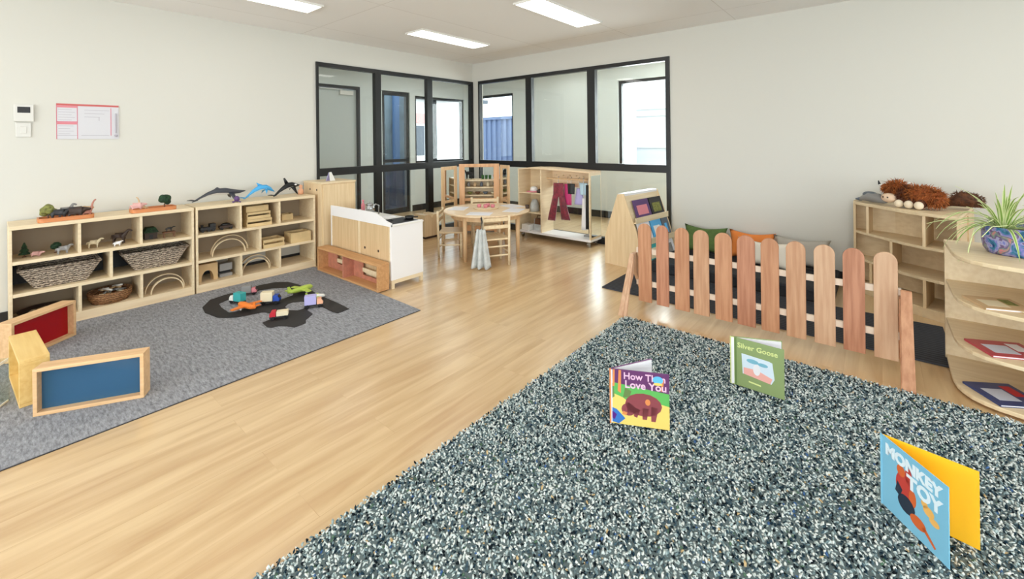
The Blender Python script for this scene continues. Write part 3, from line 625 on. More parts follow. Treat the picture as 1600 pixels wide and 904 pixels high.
for k in range(3):
    x_, y_ = loc(.02+.055*k, .09); one('green_cup', B().lathe([(.018, 0), (.022, .06), (.019, .06), (.016, .004)], n=14), 'green', ['leftmost', 'middle', 'rightmost'][k]+' green cup on the corner shelf', 'cup', (x_, y_, .809), 0, 'green cups in the corner', smooth=True)
x_, y_ = loc(.23, .09); one('pink_ball', B().ell((0, 0, .05), .05), 'pink', 'pink ball at the right end of the corner shelf', 'ball', (x_, y_, .809), smooth=True)
for k in range(5):
    x_, y_ = loc(-.2+.1*k, .08); one('toy_jar', B().lathe([(.022, 0), (.026, .03), (.022, .055), (.012, .06), (.012, .07)], n=14), ['grey', 'tan', 'slate', 'cream', 'steel'][k], ['grey jar at the left', 'tan jar second from left', 'slate jar in the middle', 'cream jar fourth from left', 'shiny jar at the right'][k]+' on the upper inner level of the corner shelf', 'jar', (x_, y_, .6985), 0, 'jars on the corner shelf', smooth=True)
for k in range(4):
    x_, y_ = loc(-.18+.12*k, .08); one('toy_bowl', B().lathe([(.02, 0), (.045, .035), (.041, .035), (.016, .006)], n=16), ['olive', 'brown', 'slate', 'cream'][k], ['olive', 'brown', 'slate', 'cream'][k]+' bowl on the lower inner level of the corner shelf', 'bowl', (x_, y_, .5785), 0, 'bowls on the corner shelf', smooth=True)
# ---------------------------------------------------------------- round table, chairs
TX, TY = -3.74, 3.97
t = T('round_table', 'low round beech table with pale top in the far corner', 'table', (TX, TY, 0))
P('tabletop', B().lathe([(.52, .53), (.53, .535), (.53, .548), (.525, .553)], n=64), 'beechx', t); P('apron', B().lathe([(.44, .47), (.44, .53), (.42, .53), (.42, .47)], n=48, closed=True), 'beech', t)
for a in (-83, 12, 97, 187): P('leg', B().loft([(.43*math.cos(R(a)), .43*math.sin(R(a)), 0), (.43*math.cos(R(a)), .43*math.sin(R(a)), .53)], [.021, .028], 14), 'beech', t, smooth=True)
def chair():
    t = T('child_chair', 'pale wooden ladder-back child chair tucked in nearest the camera', 'chair', (0, 0, 0), 0, 'child chairs round the low table')
    # faces +x ; back posts at x=0
    for sy in (-.155, .155): P('back_post', B().cyl((0, sy, 0), (-.012, sy, .56), .014), 'ply', t, smooth=True)
    for sy in (-.145, .145): P('leg', B().cyl((.27, sy, 0), (.27, sy, .29), .015), 'ply', t, smooth=True)
    P('seat', box(-.005, -.165, .29, .29, .165, .308), 'plyx', t, bev=.005)
    for z in (.52, .44): P('back_slat', box(-.018, -.15, z-.02, -.004, .15, z+.02), 'plyx', t, bev=.004)
    for z in (.12, .22): P('stretcher', B().cyl((0, -.15, z), (0, .15, z), .009), 'ply', t)
    P('stretcher', B().cyl((0, -.15, .15), (.27, -.145, .15), .008).cyl((0, .15, .15), (.27, .145, .15), .008), 'ply', t)
    return t
def dup(root, loc, rz, label):
    r = root.copy(); COL.objects.link(r); r.location = loc; r.rotation_euler = (0, 0, R(rz)); r['label'] = label
    for c in root.children: q = c.copy(); COL.objects.link(q); q.parent = r
    return r
ch = chair(); ch.location = (-3.285, 3.63, 0); ch.rotation_euler = (0, 0, R(150))
dup(ch, (-4.15, 4.37, 0), -43, 'pale wooden child chair on the far side of the round table').scale = (1.1, 1.15, 1.12); dup(ch, (-4.17, 3.60, 0), 38, 'pale wooden child chair on the left side of the round table')
# hanging cloth on near chair
b = B(); n_ = 14; rows = 10
top = []
G = []
for r_ in range(rows+1):
    f_ = r_/rows; z = .42*(1-f_)+.012; row = []
    for k in range(n_+1):
        u = k/n_; wdt = .09+.13*f_; a = -.5+u; row.append(b._v((.03*math.sin(u*18)*(.4+f_)+.02*f_, a*wdt, z+.006*math.sin(k))))
    G.append(row)
for r_ in range(rows):
    for k in range(n_): b._f([G[r_][k], G[r_][k+1], G[r_+1][k+1], G[r_+1][k]])
C_('cloth', (205, 208, 206), .9, noise=.12, nscale=14)
t = T('hanging_apron', 'light grey cloth apron with dark strap hanging from the near chair', 'apron', (-3.345, 3.455, 0), -55)
o = P('cloth', b, 'cloth', t, smooth=True); md = o.modifiers.new('s', 'SOLIDIFY'); md.thickness = .006
P('strap', B().tube([(0, 0, .43), (.0, .006, .50), (.0, .0, .56)], .006).tube([(0, .02, .43), (0, .02, .5), (0, .005, .57)], .005), 'dark', t)
# things on the table
tz = .5535
t = T('serving_board', 'round pale board with pink cups in the middle of the table', 'tray', (TX-.05, TY+.04, tz)); P('board', B().lathe([(.15, 0), (.16, .012), (.155, .014)], n=32), 'ply', t); P('foot_ring', B().lathe([(.12, -.0005), (.12, .001)], n=16), 'dark', t)
for k, (dx, dy) in enumerate(((-.07, -.05), (-.02, .06), (.03, -.04), (.08, .04), (0, 0))):
    one('pink_cup', B().lathe([(.022, 0), (.028, .035), (.025, .035), (.02, .004)], n=16), 'pink', ['leftmost pink cup', 'pink cup at the back left', 'pink cup at the front', 'rightmost pink cup', 'centre pink cup'][k]+' on the round board', 'cup', (TX-.05+dx, TY+.04+dy, tz+.0145), 0, 'pink cups on the table', smooth=True)
for k, (a, r_) in enumerate(((-150, .36), (20, .36), (75, .38), (-60, .36))):
    one('placemat', B().box(-.14, -.10, 0, .14, .10, .003), 'paper', ['white placemat at the left of the table', 'white placemat at the right of the table', 'white placemat at the far side of the table', 'white placemat at the near side of the table'][k], 'placemat', (TX+r_*math.cos(R(a)), TY+r_*math.sin(R(a)), tz), a+90, 'placemats on the round table')
one('brown_cup', B().lathe([(.02, 0), (.026, .045), (.023, .045), (.018, .004)], n=16), 'dkbrown', 'small dark brown cup at the far right edge of the table', 'cup', (TX+.38, TY+.33, tz), smooth=True)

# ---------------------------------------------------------------- dress-up unit
t = T('dress_up_unit', 'pale wooden dress-up unit with hanging rail, cubby shelves and mirror side', 'wardrobe', (-4.04, 4.96, 0)); W_ = 1.19; D_ = .29; z0 = .075
P('base', box(0, 0, z0, W_, D_, z0+.03), 'white', t, bev=.003)
P('top', B().py([(0, .975), (.2, .995), (.45, .992), (W_, .965), (W_, .985), (.45, 1.015), (.2, 1.012), (0, .99)], 0, D_), 'beechx', t)
P('side_panel', box(0, 0, z0+.03, .018, D_, .975), 'ply', t); P('side_panel', box(W_-.018, 0, z0+.03, W_, D_, .965), 'ply', t); P('divider', box(.40, 0, z0+.03, .418, D_, .985), 'ply', t)
P('back_panel', box(.018, D_-.01, z0+.03, .40, D_, .975), 'plyx', t); P('back_panel', box(.418, D_-.01, .74, W_-.018, D_, .965), 'beechx', t)
P('mirror_panel', box(W_, .02, z0+.06, W_+.006, D_-.02, .93), 'mirror', t)
for z in (.36, .64): P('shelf_board', box(.018, 0, z, .40, D_-.01, z+.015), 'ply', t)
P('hanging_rail', B().cyl((.418, .14, .86), (W_-.018, .14, .86), .009), 'beech', t)
for x_, y_ in ((.05, .04), (W_-.05, .04), (.05, D_-.04), (W_-.05, D_-.04)):
    c = P('caster', B().cyl((x_-.012, y_, .03), (x_+.012, y_, .03), .029, n=18), 'steel', t); P('caster_fork', box(x_-.02, y_-.008, .045, x_+.02, y_+.008, .0745), 'steel', c)
for k in range(6): P('coat_peg', B().cyl((.5+k*.11, D_-.01, .90), (.5+k*.11, D_-.05, .90), .007), 'ply', t)
C_('crimson', (140, 22, 52), .55, noise=.35, nscale=25, sheen=.6); C_('magenta', (196, 40, 110), .5, sheen=.5)
def garment(name, label, x, z1_, w1, w2, z0_, m, y=5.10, legs=False, rz=0, cat='clothing'):
    t = T(name, label, cat, (x, y, 0), rz, 'dress-up clothes on the rail'); b = B(); nn = 16; rows = 8
    def panel(x0, x1, xa, xb, zt_, zb_):
        G = []
        for r_ in range(rows+1):
            f_ = r_/rows; ring = []
            l0, l1 = x0+(xa-x0)*f_, x1+(xb-x1)*f_; z = zt_+(zb_-zt_)*f_
            for k in range(nn):
                an = 2*math.pi*k/nn; rr = 1+.14*math.sin(3*an+f_*2)
                ring.append(b._v(((l0+l1)/2+(l1-l0)/2*math.cos(an), .022*math.sin(an)*rr+.008*math.sin(k*2.4)*f_, z)))
            G.append(ring)
        for A_, C2 in zip(G, G[1:]):
            for k in range(nn): b._f([A_[k], A_[(k+1) % nn], C2[(k+1) % nn], C2[k]])
        b._f(G[0]); b._f(G[-1])
    if legs:
        mid = z1_-(z1_-z0_)*.32
        panel(-w1/2, w1/2, -w1*.55, w1*.55, z1_, mid-.02); panel(-w1*.55, .0, -w2/2, -w2/2+.13, mid, z0_); panel(.0, w1*.55, w2/2-.15, w2/2, mid, z0_+.03)
    else: panel(-w1/2, w1/2, -w2/2, w2/2, z1_, z0_)
    P('fabric', b, m, t, smooth=True)
    P('hanger', B().tube([(0, 0, z1_-.01), (0, 0, .88), (0, .012, .892), (0, .022, .88)], .003), 'steel', t)
    return t
garment('velvet_trousers', 'crimson velvet trousers hanging at the left of the rail', -3.43, .80, .17, .38, .27, 'crimson', legs=True)
garment('magenta_top', 'magenta satin garment partly behind the crimson trousers', -3.31, .79, .12, .12, .50, 'magenta', y=5.15)
garment('dark_jacket', 'small dark jacket top showing right of the crimson trousers', -3.235, .80, .12, .10, .66, 'dark', y=5.12)
garment('pink_tutu', 'pale pink tutu hanging in the middle of the rail', -3.12, .74, .08, .16, .52, 'lilac', y=5.14)
garment('green_shirt', 'pale green top with a lime patch hanging right of the tutu', -3.04, .82, .13, .10, .66, 'dbelly', y=5.12)
garment('black_dress', 'black dress with long hem at the right end of the rail', -2.94, .80, .08, .10, .22, 'blk', y=5.08)
garment('white_skirt', 'long white skirt hanging beside the black dress', -3.02, .62, .04, .08, .20, 'white', y=5.09)
# cubby contents
t = T('sun_hat', 'pink and white sun hat on the upper cubby shelf', 'hat', (-3.84, 5.08, .656)); P('brim', B().lathe([(.11, 0), (.115, .006), (.06, .014)], n=24), 'pink', t, smooth=True); P('crown', B().lathe([(.06, .012), (.052, .06), (.03, .075)], n=24), 'offw', t, smooth=True)
one('knitted_hat', B().lathe([(.05, 0), (.048, .03), (.02, .05)], n=16), 'dkbrown', 'small dark cap beside the pink sun hat', 'hat', (-3.70, 5.04, .656), smooth=True)
one('white_headdress', B().loft([(0, 0, 0), (0, 0, .08), (0, .01, .16)], [.035, .028, .02], 14), 'white', 'tall white headdress behind the pink sun hat', 'hat', (-3.74, 5.17, .656), smooth=True)
one('white_boot_bag', B().loft([(0, 0, 0), (0, 0, .06), (0, 0, .12), (0, 0, .17)], [(.08, .06), (.09, .06), (.07, .05), (.03, .03)], 14), 'cloth', 'bulging white cloth bag on the middle cubby shelf', 'bag', (-3.83, 5.08, .376), smooth=True)
t = T('handbag', 'brown handbag with pale flap at the bottom cubby', 'bag', (-3.76, 5.10, .106)); P('bag_body', B().px([(-.04, 0), (.04, 0), (.025, .16), (-.025, .16)], -.08, .08), 'cloth', t, bev=.006); P('flap', B().px([(-.045, .09), (-.028, .165), (.03, .165), (.03, .155), (-.02, .15), (-.04, .085)], -.06, .09), 'brown', t); P('handle', B().tube([(-.05, 0, .16), (-.03, 0, .21), (.03, 0, .21), (.05, 0, .16)], .006), 'brown', t)
one('white_shoe_box', box(-.07, -.07, 0, .07, .07, .08), 'offw', 'white box with dark label in the bottom cubby', 'box', (-3.93, 5.05, .106), bev=.003)
one('toy_shoes', B().loft([(-.05, 0, .02), (0, 0, .025), (.05, 0, .035), (.06, 0, .05)], [(.015, .01), (.022, .02), (.018, .03), (.012, .02)], 12), 'grey', 'small grey shoe standing on the base under the dresses', 'shoe', (-2.96, 5.08, .1065), 30, smooth=True)

# ---------------------------------------------------------------- A-frame book display
t = T('book_display', 'pale wooden A-frame book display beside the black window frame', 'book display', (-2.40, 4.50, 0), -8); D_ = .72; W_ = .56
def tri(xa, xb, za, zb_): return xa+(xb-xa)*(za/zb_)
side = [(0, 0), (0, .30), (.17, .79), (.25, .80), (.40, .42), (.52, .0)]
P('side_panel', B().py(side, 0, .018), 'plyz', t, bev=.002); P('side_panel', B().py(side, D_-.018, D_), 'plyz', t, bev=.002)
P('top_rail', box(.17, .018, .775, .25, D_-.018, .80), 'white', t)
P('display_panel', B().py([(.235, .77), (.247, .775), (.50, .04), (.488, .035)], .018, D_-.018), 'ply', t)
for z in (.50, .27, .06):
    x_ = .25+(.80-z)/.80*.27; P('book_ledge', B().box(x_-.02, .018, z-.012, x_+.045, D_-.018, z).box(x_+.037, .018, z, x_+.045, D_-.018, z+.05), 'ply', t)
bk = [(.52, .10, .30, 'purple', 'dark purple picture book, top row near end'), (.52, .42, .26, 'dark', 'dark brown picture book, top row far end'), (.28, .05, .24, 'paper', 'white and grey picture book, lower row near end'),
      (.28, .31, .22, 'sky', 'light blue picture book, lower row middle'), (.28, .55, .14, 'slate', 'slate blue picture book, lower row far end'), (.07, .1, .26, 'teal', 'teal picture book on the bottom ledge'), (.07, .42, .24, 'paper', 'white picture book on the bottom ledge')]
ca, sa = math.cos(R(-8)), math.sin(R(-8))
for z, y, w_, mm, lb in bk:
    z -= .02
    def q(dz, off): x_ = .25+(.80-(z+dz))/.80*.27+off; return x_
    y1 = min(y+w_, .70)
    b = B().py([(q(.002, .012), z+.002), (q(.002, .024), z+.004), (q(.22, .024), z+.224), (q(.22, .012), z+.22)], y, y1)
    o = T('picture_book', lb+' of the A-frame display', 'book', (-2.40, 4.50, 0), -8, 'books on the A-frame display'); P('cover', b, mm, o)
    P('cover_patch', B().py([(q(.06, .0245), z+.064), (q(.06, .0255), z+.0645), (q(.16, .0255), z+.1645), (q(.16, .0245), z+.164)], y+.04, y1-.05), {'purple': 'pink', 'dark': 'olive', 'paper': 'grey', 'sky': 'offw', 'slate': 'sky', 'teal': 'cream'}[mm], o)

# ---------------------------------------------------------------- rugs
def thin_rug():
    m = bpy.data.materials.new('grey_loop_carpet'); m.use_nodes = True; nt = m.node_tree; b = nt.nodes['Principled BSDF']; N = nt.nodes.new; Lk = nt.links.new
    tc = N('ShaderNodeTexCoord'); mp = N('ShaderNodeMapping'); mp.inputs['Scale'].default_value = (20, 75, 20); Lk(tc.outputs['Object'], mp.inputs[0])
    n = N('ShaderNodeTexNoise'); n.inputs['Scale'].default_value = 1.0; n.inputs['Detail'].default_value = 5; n.inputs['Roughness'].default_value = .8; Lk(mp.outputs[0], n.inputs[0])
    r = N('ShaderNodeValToRGB'); r.color_ramp.elements[0].position = .3; r.color_ramp.elements[1].position = .7
    r.color_ramp.elements[0].color = lin((98, 98, 102)); r.color_ramp.elements[1].color = lin((172, 173, 178)); Lk(n.outputs['Fac'], r.inputs[0]); Lk(r.outputs[0], b.inputs['Base Color'])
    b.inputs['Roughness'].default_value = .95; b.inputs['Specular IOR Level'].default_value = .1
    bp = N('ShaderNodeBump'); bp.inputs['Strength'].default_value = .5; bp.inputs['Distance'].default_value = .004; Lk(n.outputs['Fac'], bp.inputs['Height']); Lk(bp.outputs[0], b.inputs['Normal']); return m
t = T('grey_rug', 'flat grey carpet mat in front of the low shelves', 'rug', (-2.93, 2.29, 0))
P('carpet', B().pz([(0, 0), (-1.80, .05), (-1.95, .05), (-1.95, -4.2), (.02, -4.2)], .0005, .008), thin_rug(), t); P('backing', B().pz([(.003, .003), (-1.953, .053), (-1.953, -4.203), (.023, -4.203)], 0.0, .004), 'dark', t)
# shaggy rug
X0, X1, Y0, Y1 = -1.545, 3.1, -1.6, 3.21
t = T('shaggy_rug', 'large shaggy rug speckled navy, grey and white in the foreground', 'rug', (0, 0, 0))
C_('rugbase', (96, 110, 112), .95); P('rug_backing', box(X0+.01, Y0, .0005, X1, Y1-.01, .008), 'rugbase', t)
def pile():
    rs = np.random.RandomState(3); sp = .0098
    def field(xa, xb, ya, yb, sp):
        gx, gy = np.meshgrid(np.arange(xa, xb, sp), np.arange(ya, yb, sp)); p = np.stack([gx.ravel(), gy.ravel()], 1); return p+rs.uniform(-.5, .5, p.shape)*sp
    # only the part of the rug the photo can see carries single tufts
    p = field(X0, X1, .25, Y1, sp)
    d = -.6443*p[:, 0]+.7648*p[:, 1]; r = .7648*p[:, 0]+.6443*p[:, 1]
    keep = (d > 1.0) & (np.abs(r/np.maximum(d, .1)) < 1.35) & (d < 4.2); p = p[keep]; n = len(p)
    h = rs.uniform(.011, .020, n); lean = rs.uniform(0, 2*np.pi, n); la = rs.uniform(.2, .9, n)*h; w = rs.uniform(.0038, .0062, n); tw = rs.uniform(0, 2*np.pi, n)
    V = np.zeros((n, 7, 3))
    for k in range(3):
        a = tw+k*2.0944
        V[:, k, 0] = p[:, 0]+np.cos(a)*w*.7; V[:, k, 1] = p[:, 1]+np.sin(a)*w*.7; V[:, k, 2] = .006
        V[:, 3+k, 0] = p[:, 0]+np.cos(a)*w+np.cos(lean)*la*.6; V[:, 3+k, 1] = p[:, 1]+np.sin(a)*w+np.sin(lean)*la*.6; V[:, 3+k, 2] = h*.75
    V[:, 6, 0] = p[:, 0]+np.cos(lean)*la; V[:, 6, 1] = p[:, 1]+np.sin(lean)*la; V[:, 6, 2] = h
    base = np.array([[0, 1, 4], [0, 4, 3], [1, 2, 5], [1, 5, 4], [2, 0, 3], [2, 3, 5], [3, 4, 6], [4, 5, 6], [5, 3, 6]])
    F = (base[None]+(np.arange(n)*7)[:, None, None]).reshape(-1, 3)
    me = bpy.data.meshes.new('pile'); me.vertices.add(n*7); me.vertices.foreach_set('co', V.reshape(-1)); nf = len(F)
    me.loops.add(nf*3); me.loops.foreach_set('vertex_index', F.reshape(-1).astype(np.int32)); me.polygons.add(nf)
    me.polygons.foreach_set('loop_start', np.arange(0, nf*3, 3, dtype=np.int32)); me.polygons.foreach_set('loop_total', np.full(nf, 3, np.int32)); me.update(calc_edges=True)
    pal = np.array([lin(c) for c in ((226, 230, 226), (204, 214, 212), (164, 180, 180), (116, 136, 140), (68, 88, 98), (30, 50, 62), (22, 30, 36), (84, 112, 92), (206, 178, 132), (70, 104, 152))])
    pr = np.array([.20, .20, .15, .12, .11, .10, .08, .02, .012, .010]); pr = pr/pr.sum()
    ci = rs.choice(len(pal), n, p=pr); colr = np.repeat(pal[ci], 7, 0)
    at = me.color_attributes.new('tuft', 'FLOAT_COLOR', 'POINT'); at.data.foreach_set('color', colr.astype(np.float32).ravel())
    m = bpy.data.materials.new('shag_yarn'); m.use_nodes = True; nt = m.node_tree; b = nt.nodes['Principled BSDF']; a = nt.nodes.new('ShaderNodeVertexColor'); a.layer_name = 'tuft'
    nt.links.new(a.outputs[0], b.inputs['Base Color']); b.inputs['Roughness'].default_value = .9; b.inputs['Specular IOR Level'].default_value = .1
    me.materials.append(m); o = bpy.data.objects.new('pile', me); link(o); o.parent = t; o['kind'] = 'stuff'; print('tufts', n)
pile()
# dark mats in the reading corner
def ribbed():
    m = bpy.data.materials.new('dark_ribbed_mat'); m.use_nodes = True; nt = m.node_tree; b = nt.nodes['Principled BSDF']; N = nt.nodes.new; Lk = nt.links.new
    tc = N('ShaderNodeTexCoord'); w_ = N('ShaderNodeTexWave'); w_.bands_direction = 'Y'; w_.inputs['Scale'].default_value = 9; w_.inputs['Distortion'].default_value = 3; w_.inputs['Detail'].default_value = 3; Lk(tc.outputs['Object'], w_.inputs[0])
    r = N('ShaderNodeValToRGB'); r.color_ramp.elements[0].color = lin((26, 28, 34)); r.color_ramp.elements[1].color = lin((58, 60, 68)); Lk(w_.outputs['Fac'], r.inputs[0]); Lk(r.outputs[0], b.inputs['Base Color']); b.inputs['Roughness'].default_value = .9
    return m
one('dark_mat', box(-2.02, 3.72, .0005, .34, 4.46, .012), ribbed(), 'charcoal ribbed floor mat behind the picket fence', 'rug')
C_('charcoal', (40, 42, 48), .8, noise=.2, nscale=30)
one('floor_cushion_pad', box(-1.86, 4.475, .0005, -.30, 5.265, .12), 'charcoal', 'long charcoal floor pad against the back wall under the cushions', 'floor pad', bev=.02)

# ---------------------------------------------------------------- cushions
def cushion(label, x, y, z, s, m, rz=0, lean=18, w=None, group='cushions against the back wall'):
    b = B(); n = 12; h = s; w = w or s
    t = T('cushion', label, 'cushion', (x, y, z), rz, group)
    for sg in (1, -1):
        G = []
        for i in range(n+1):
            row = []
            for j in range(n+1):
                u, v = i/n*2-1, j/n*2-1; pin = 1-.12*(1-abs(v)**2)*abs(u)**3*1.0; pin2 = 1-.24*(1-abs(u)**1.6)*abs(v)**3
                th = .062*((1-u**4)*(1-v**4))**.6*sg
                row.append(b._v((u*w/2*pin, th, h/2+v*h/2*pin2)))
            G.append(row)
        for i in range(n):
            for j in range(n): b._f([G[i][j], G[i+1][j], G[i+1][j+1], G[i][j+1]])
    bmesh.ops.remove_doubles(b.bm, verts=b.bm.verts, dist=1e-5); b.bm.transform(Matrix.Rotation(R(-lean), 4, 'X'))
    P('cover', b, m, t, smooth=True); pp = [(-w/2, 0, 0), (w/2, 0, 0)]
    z_ = B().box(-w*.3, -.003, .004, w*.3, .003, .010); z_.bm.transform(Matrix.Rotation(R(-lean), 4, 'X')); P('zip', z_, 'dark', t)
C_('moss', (84, 110, 54), .85, noise=.1, nscale=40); C_('rust', (222, 128, 58), .85); C_('linen', (226, 218, 204), .9); C_('taupe', (172, 166, 156), .9)
cushion('moss green cushion at the left end of the row', -1.50, 5.08, .125, .31, 'moss', 0, 16, .46)
cushion('orange cushion between the green and grey ones', -1.04, 5.11, .125, .30, 'rust', 0, 14, .44)
cushion('grey-taupe cushion at the right end of the row', -.60, 5.08, .125, .30, 'taupe', 0, 16, .48)
cushion('off-white cushion propped in front of the orange and grey cushions', -.88, 4.88, .125, .27, 'linen', -3, 16, .50)

# ---------------------------------------------------------------- picket fence
t = T('picket_fence', 'low freestanding cedar picket fence with eleven round-topped slats', 'fence', (0, 3.45, 0))
edges = [(-1.535, -1.426), (-1.383, -1.285), (-1.235, -1.127), (-1.094, -.983), (-.940, -.825), (-.791, -.676), (-.640, -.532), (-.490, -.380), (-.335, -.224), (-.185, -.077), (-.036, .075)]
for i, (a, b_) in enumerate(edges):
    w_ = (b_-a)/2; cx_ = (a+b_)/2; pts = [(cx_-w_, .07), (cx_+w_, .07), (cx_+w_, .66)]+[(cx_+w_*math.cos(R(q)), .655+.055*math.sin(R(q))) for q in range(10, 180, 16)]+[(cx_-w_, .66)]
    P('slat', B().py(pts, -.006, .012), 'slat%d' % (1, 3, 1, 0, 1, 3, 1, 0, 2, 3, 2)[i], t, bev=.003)
C_('railw', (226, 206, 186), .6)
for z in (.48, .215): P('rail', box(-1.56, .0125, z-.02, .09, .034, z+.02), 'railw', t, bev=.002)
for xx, mm in ((-1.60, 'slat2'), (.078, 'slat1')):
    P('foot_leg', B().px([(-.03, .45), (.01, .45), (.0, .30), (-.195, 0), (-.232, 0), (-.12, .25)], xx, xx+.03), mm, t, bev=.003)
    P('foot_leg', B().px([(.02, .45), (.06, .45), (.14, .25), (.27, 0), (.225, 0), (.04, .28)], xx, xx+.03), mm, t, bev=.003)
P('end_board', B().prism([(.085, -.035, .50), (.135, -.035, .50), (.14, -.232, 0), (.082, -.232, 0)], (0, .018, .004)), 'slat1', t, bev=.002)
P('end_board', B().prism([(-1.60, -.03, .44), (-1.565, -.03, .44), (-1.545, -.215, .0), (-1.61, -.23, 0)], (0, .018, .004)), 'slat2', t, bev=.002)

# ---------------------------------------------------------------- curved corner shelf
ft = [(-.19, 5.09), (-.11, 4.99), (-.02, 4.89), (.06, 4.79), (.14, 4.70), (.23, 4.63), (.33, 4.57), (.44, 4.54)]; bk_ = [(.585, 5.23), (-.19, 5.23)]
cs = T('curved_shelf', 'curved pale wooden shelf standing against the back wall', 'shelf', (0, 0, 0))
def inset(k): return [(x+k*.5, y+k*.85) for x, y in ft]+[(bk_[0][0]-.005, bk_[0][1]), (bk_[1][0]+.005, bk_[1][1])]
P('top', B().pz(ft+bk_, .785, .81), 'plyx', cs, bev=.003)
for z in (.53, .29): P('shelf_board', B().pz(inset(.006), z, z+.02), 'plyx', cs)
P('plinth', B().pz(inset(.02), 0, .075), 'plyx', cs)
P('back_panel', box(-.185, 5.222, .075, .58, 5.23, .785), 'plyx', cs)
P('back_panel', B().prism([(-.17, 5.215, .08), (.1, 5.12, .08), (.35, 4.95, .08), (.52, 4.86, .08), (.52, 4.868, .08), (.35, 4.958, .08), (.1, 5.128, .08), (-.17, 5.223, .08)], (0, 0, .70)), 'plyx', cs)
def wallpart(i, z0, z1, f=0.):
    x, y = ft[i][0]+(ft[min(i+1, 7)][0]-ft[i][0])*f, ft[i][1]+(ft[min(i+1, 7)][1]-ft[i][1])*f
    d = Vector((.22, .97)).normalized(); n_ = Vector((d.y, -d.x))*.009; l = min(.30, (5.10-y)*.95)
    p = [Vector((x+.004, y+.008))-n_, Vector((x+.004, y+.008))+n_]; p += [p[1]+d*l, p[0]+d*l]
    P('divider', B().pz([tuple(q) for q in p], z0, z1), 'plyz', cs)
wallpart(1, .55, .785, .2); wallpart(5, .55, .785, .2); wallpart(3, .31, .53); wallpart(1, .075, .29, .4); wallpart(5, .075, .29, .2)
P('side_panel', B().pz([(-.19, 5.09), (-.172, 5.075), (-.172, 5.22), (-.19, 5.22)], .0, .785), 'plyz', cs); P('side_panel', B().pz([(.425, 4.545), (.443, 4.545), (.59, 5.22), (.57, 5.22)], 0.0, .785), 'plyz', cs)
# fur helper: strands on an implicit set of ellipsoids
def fur(parent, m, blobs, n, ln, droop=.6, w=.004, name='fur'):
    b = B()
    for k in range(n):
        c, r = blobs[k % len(blobs)]; a = rnd.uniform(0, 6.283); e = math.asin(rnd.uniform(-.75, 1)); d = Vector((math.cos(a)*math.cos(e), math.sin(a)*math.cos(e), math.sin(e)))
        p = Vector(c)+Vector((d.x*r[0], d.y*r[1], d.z*r[2]))*.93; l = ln*rnd.uniform(.6, 1.2); tdir = (d+Vector((rnd.uniform(-.5, .5), rnd.uniform(-.5, .5), -droop*rnd.random()))).normalized(); q1 = p+tdir*l*.5; q2 = q1+(tdir+Vector((0, 0, -droop))).normalized()*l*.5
        s_ = tdir.cross(Vector((rnd.uniform(-1, 1), rnd.uniform(-1, 1), .2))).normalized()*w
        v = [b._v(x) for x in (p-s_, p+s_, q1+s_*.8, q1-s_*.8, q2)]; b._f([v[0], v[1], v[2], v[3]]); b._f([v[3], v[2], v[4]])
    o = P(name, b, m, parent); return o
C_('cowfur', (186, 104, 44), .8, noise=.35, nscale=30); C_('cowface', (226, 196, 166), .8); C_('platy', (110, 66, 38), .8, noise=.4, nscale=25); C_('hoof', (230, 214, 188), .7)
# highland cow, lying, head to the left
cw = T('plush_highland_cow', 'shaggy ginger plush highland cow lying on the curved shelf', 'plush toy', (.225, 4.90, .812), -28); cw.scale = (.86, .95, 1)
C_('cowbody', (150, 78, 34), .9); C_('cowdark', (92, 50, 28), .9)
P('body', B().loft([(-.08, 0, .085), (-.02, 0, .095), (.06, 0, .095), (.13, 0, .085), (.19, 0, .07), (.21, 0, .06)], [(.05, .05), (.075, .07), (.085, .075), (.08, .07), (.055, .055), .01], 16).loft([(-.08, 0, .11), (-.13, -.02, .145), (-.17, -.04, .14), (-.20, -.05, .11)], [.055, .055, .05, .035], 14), 'cowbody', cw, smooth=True)
P('muzzle', B().ell((-.165, -.10, .072), (.062, .045, .04), 18), 'cowface', cw, smooth=True)
P('nostril', B().ell((-.19, -.142, .078), .007, 8).ell((-.15, -.145, .078), .007, 8), 'dkbrown', cw)
P('horn', B().loft([(-.19, -.03, .165), (-.235, -.05, .162), (-.265, -.06, .172), (-.275, -.06, .20)], [.015, .014, .010, .004], 10), 'offw', cw, smooth=True)
P('horn', B().loft([(-.12, .0, .185), (-.07, .0, .19), (-.04, .0, .205)], [.014, .012, .005], 10), 'offw', cw, smooth=True)
P('horn_tip', B().loft([(-.267, -.06, .175), (-.276, -.06, .207)], [.0115, .004], 10), 'dark', cw, smooth=True)
P('ear', B().ell((-.235, -.04, .13), (.035, .012, .015)), 'cowfur', cw, smooth=True)
for q in ((-.075, -.115), (.005, -.12), (.085, -.125)): P('hoof', B().ell((q[0], q[1], .034), (.036, .032, .032)), 'hoof', cw, smooth=True)
for q in ((-.07, -.07), (.005, -.075), (.08, -.075)): P('leg', B().ell((q[0], q[1], .045), (.035, .055, .035)), 'cowdark', cw, smooth=True)
fur(cw, 'cowfur', [((-.13, -.02, .155), (.07, .06, .045)), ((-.17, -.05, .15), (.05, .05, .035))], 900, .055, name='fringe')
fur(cw, 'cowdark', [((-.07, -.03, .10), (.05, .07, .07))], 350, .05, name='chest_fur')
fur(cw, 'cowfur', [((0, 0, .10), (.08, .075, .075)), ((.08, 0, .095), (.09, .08, .075)), ((.15, 0, .08), (.055, .07, .065))], 1700, .05)
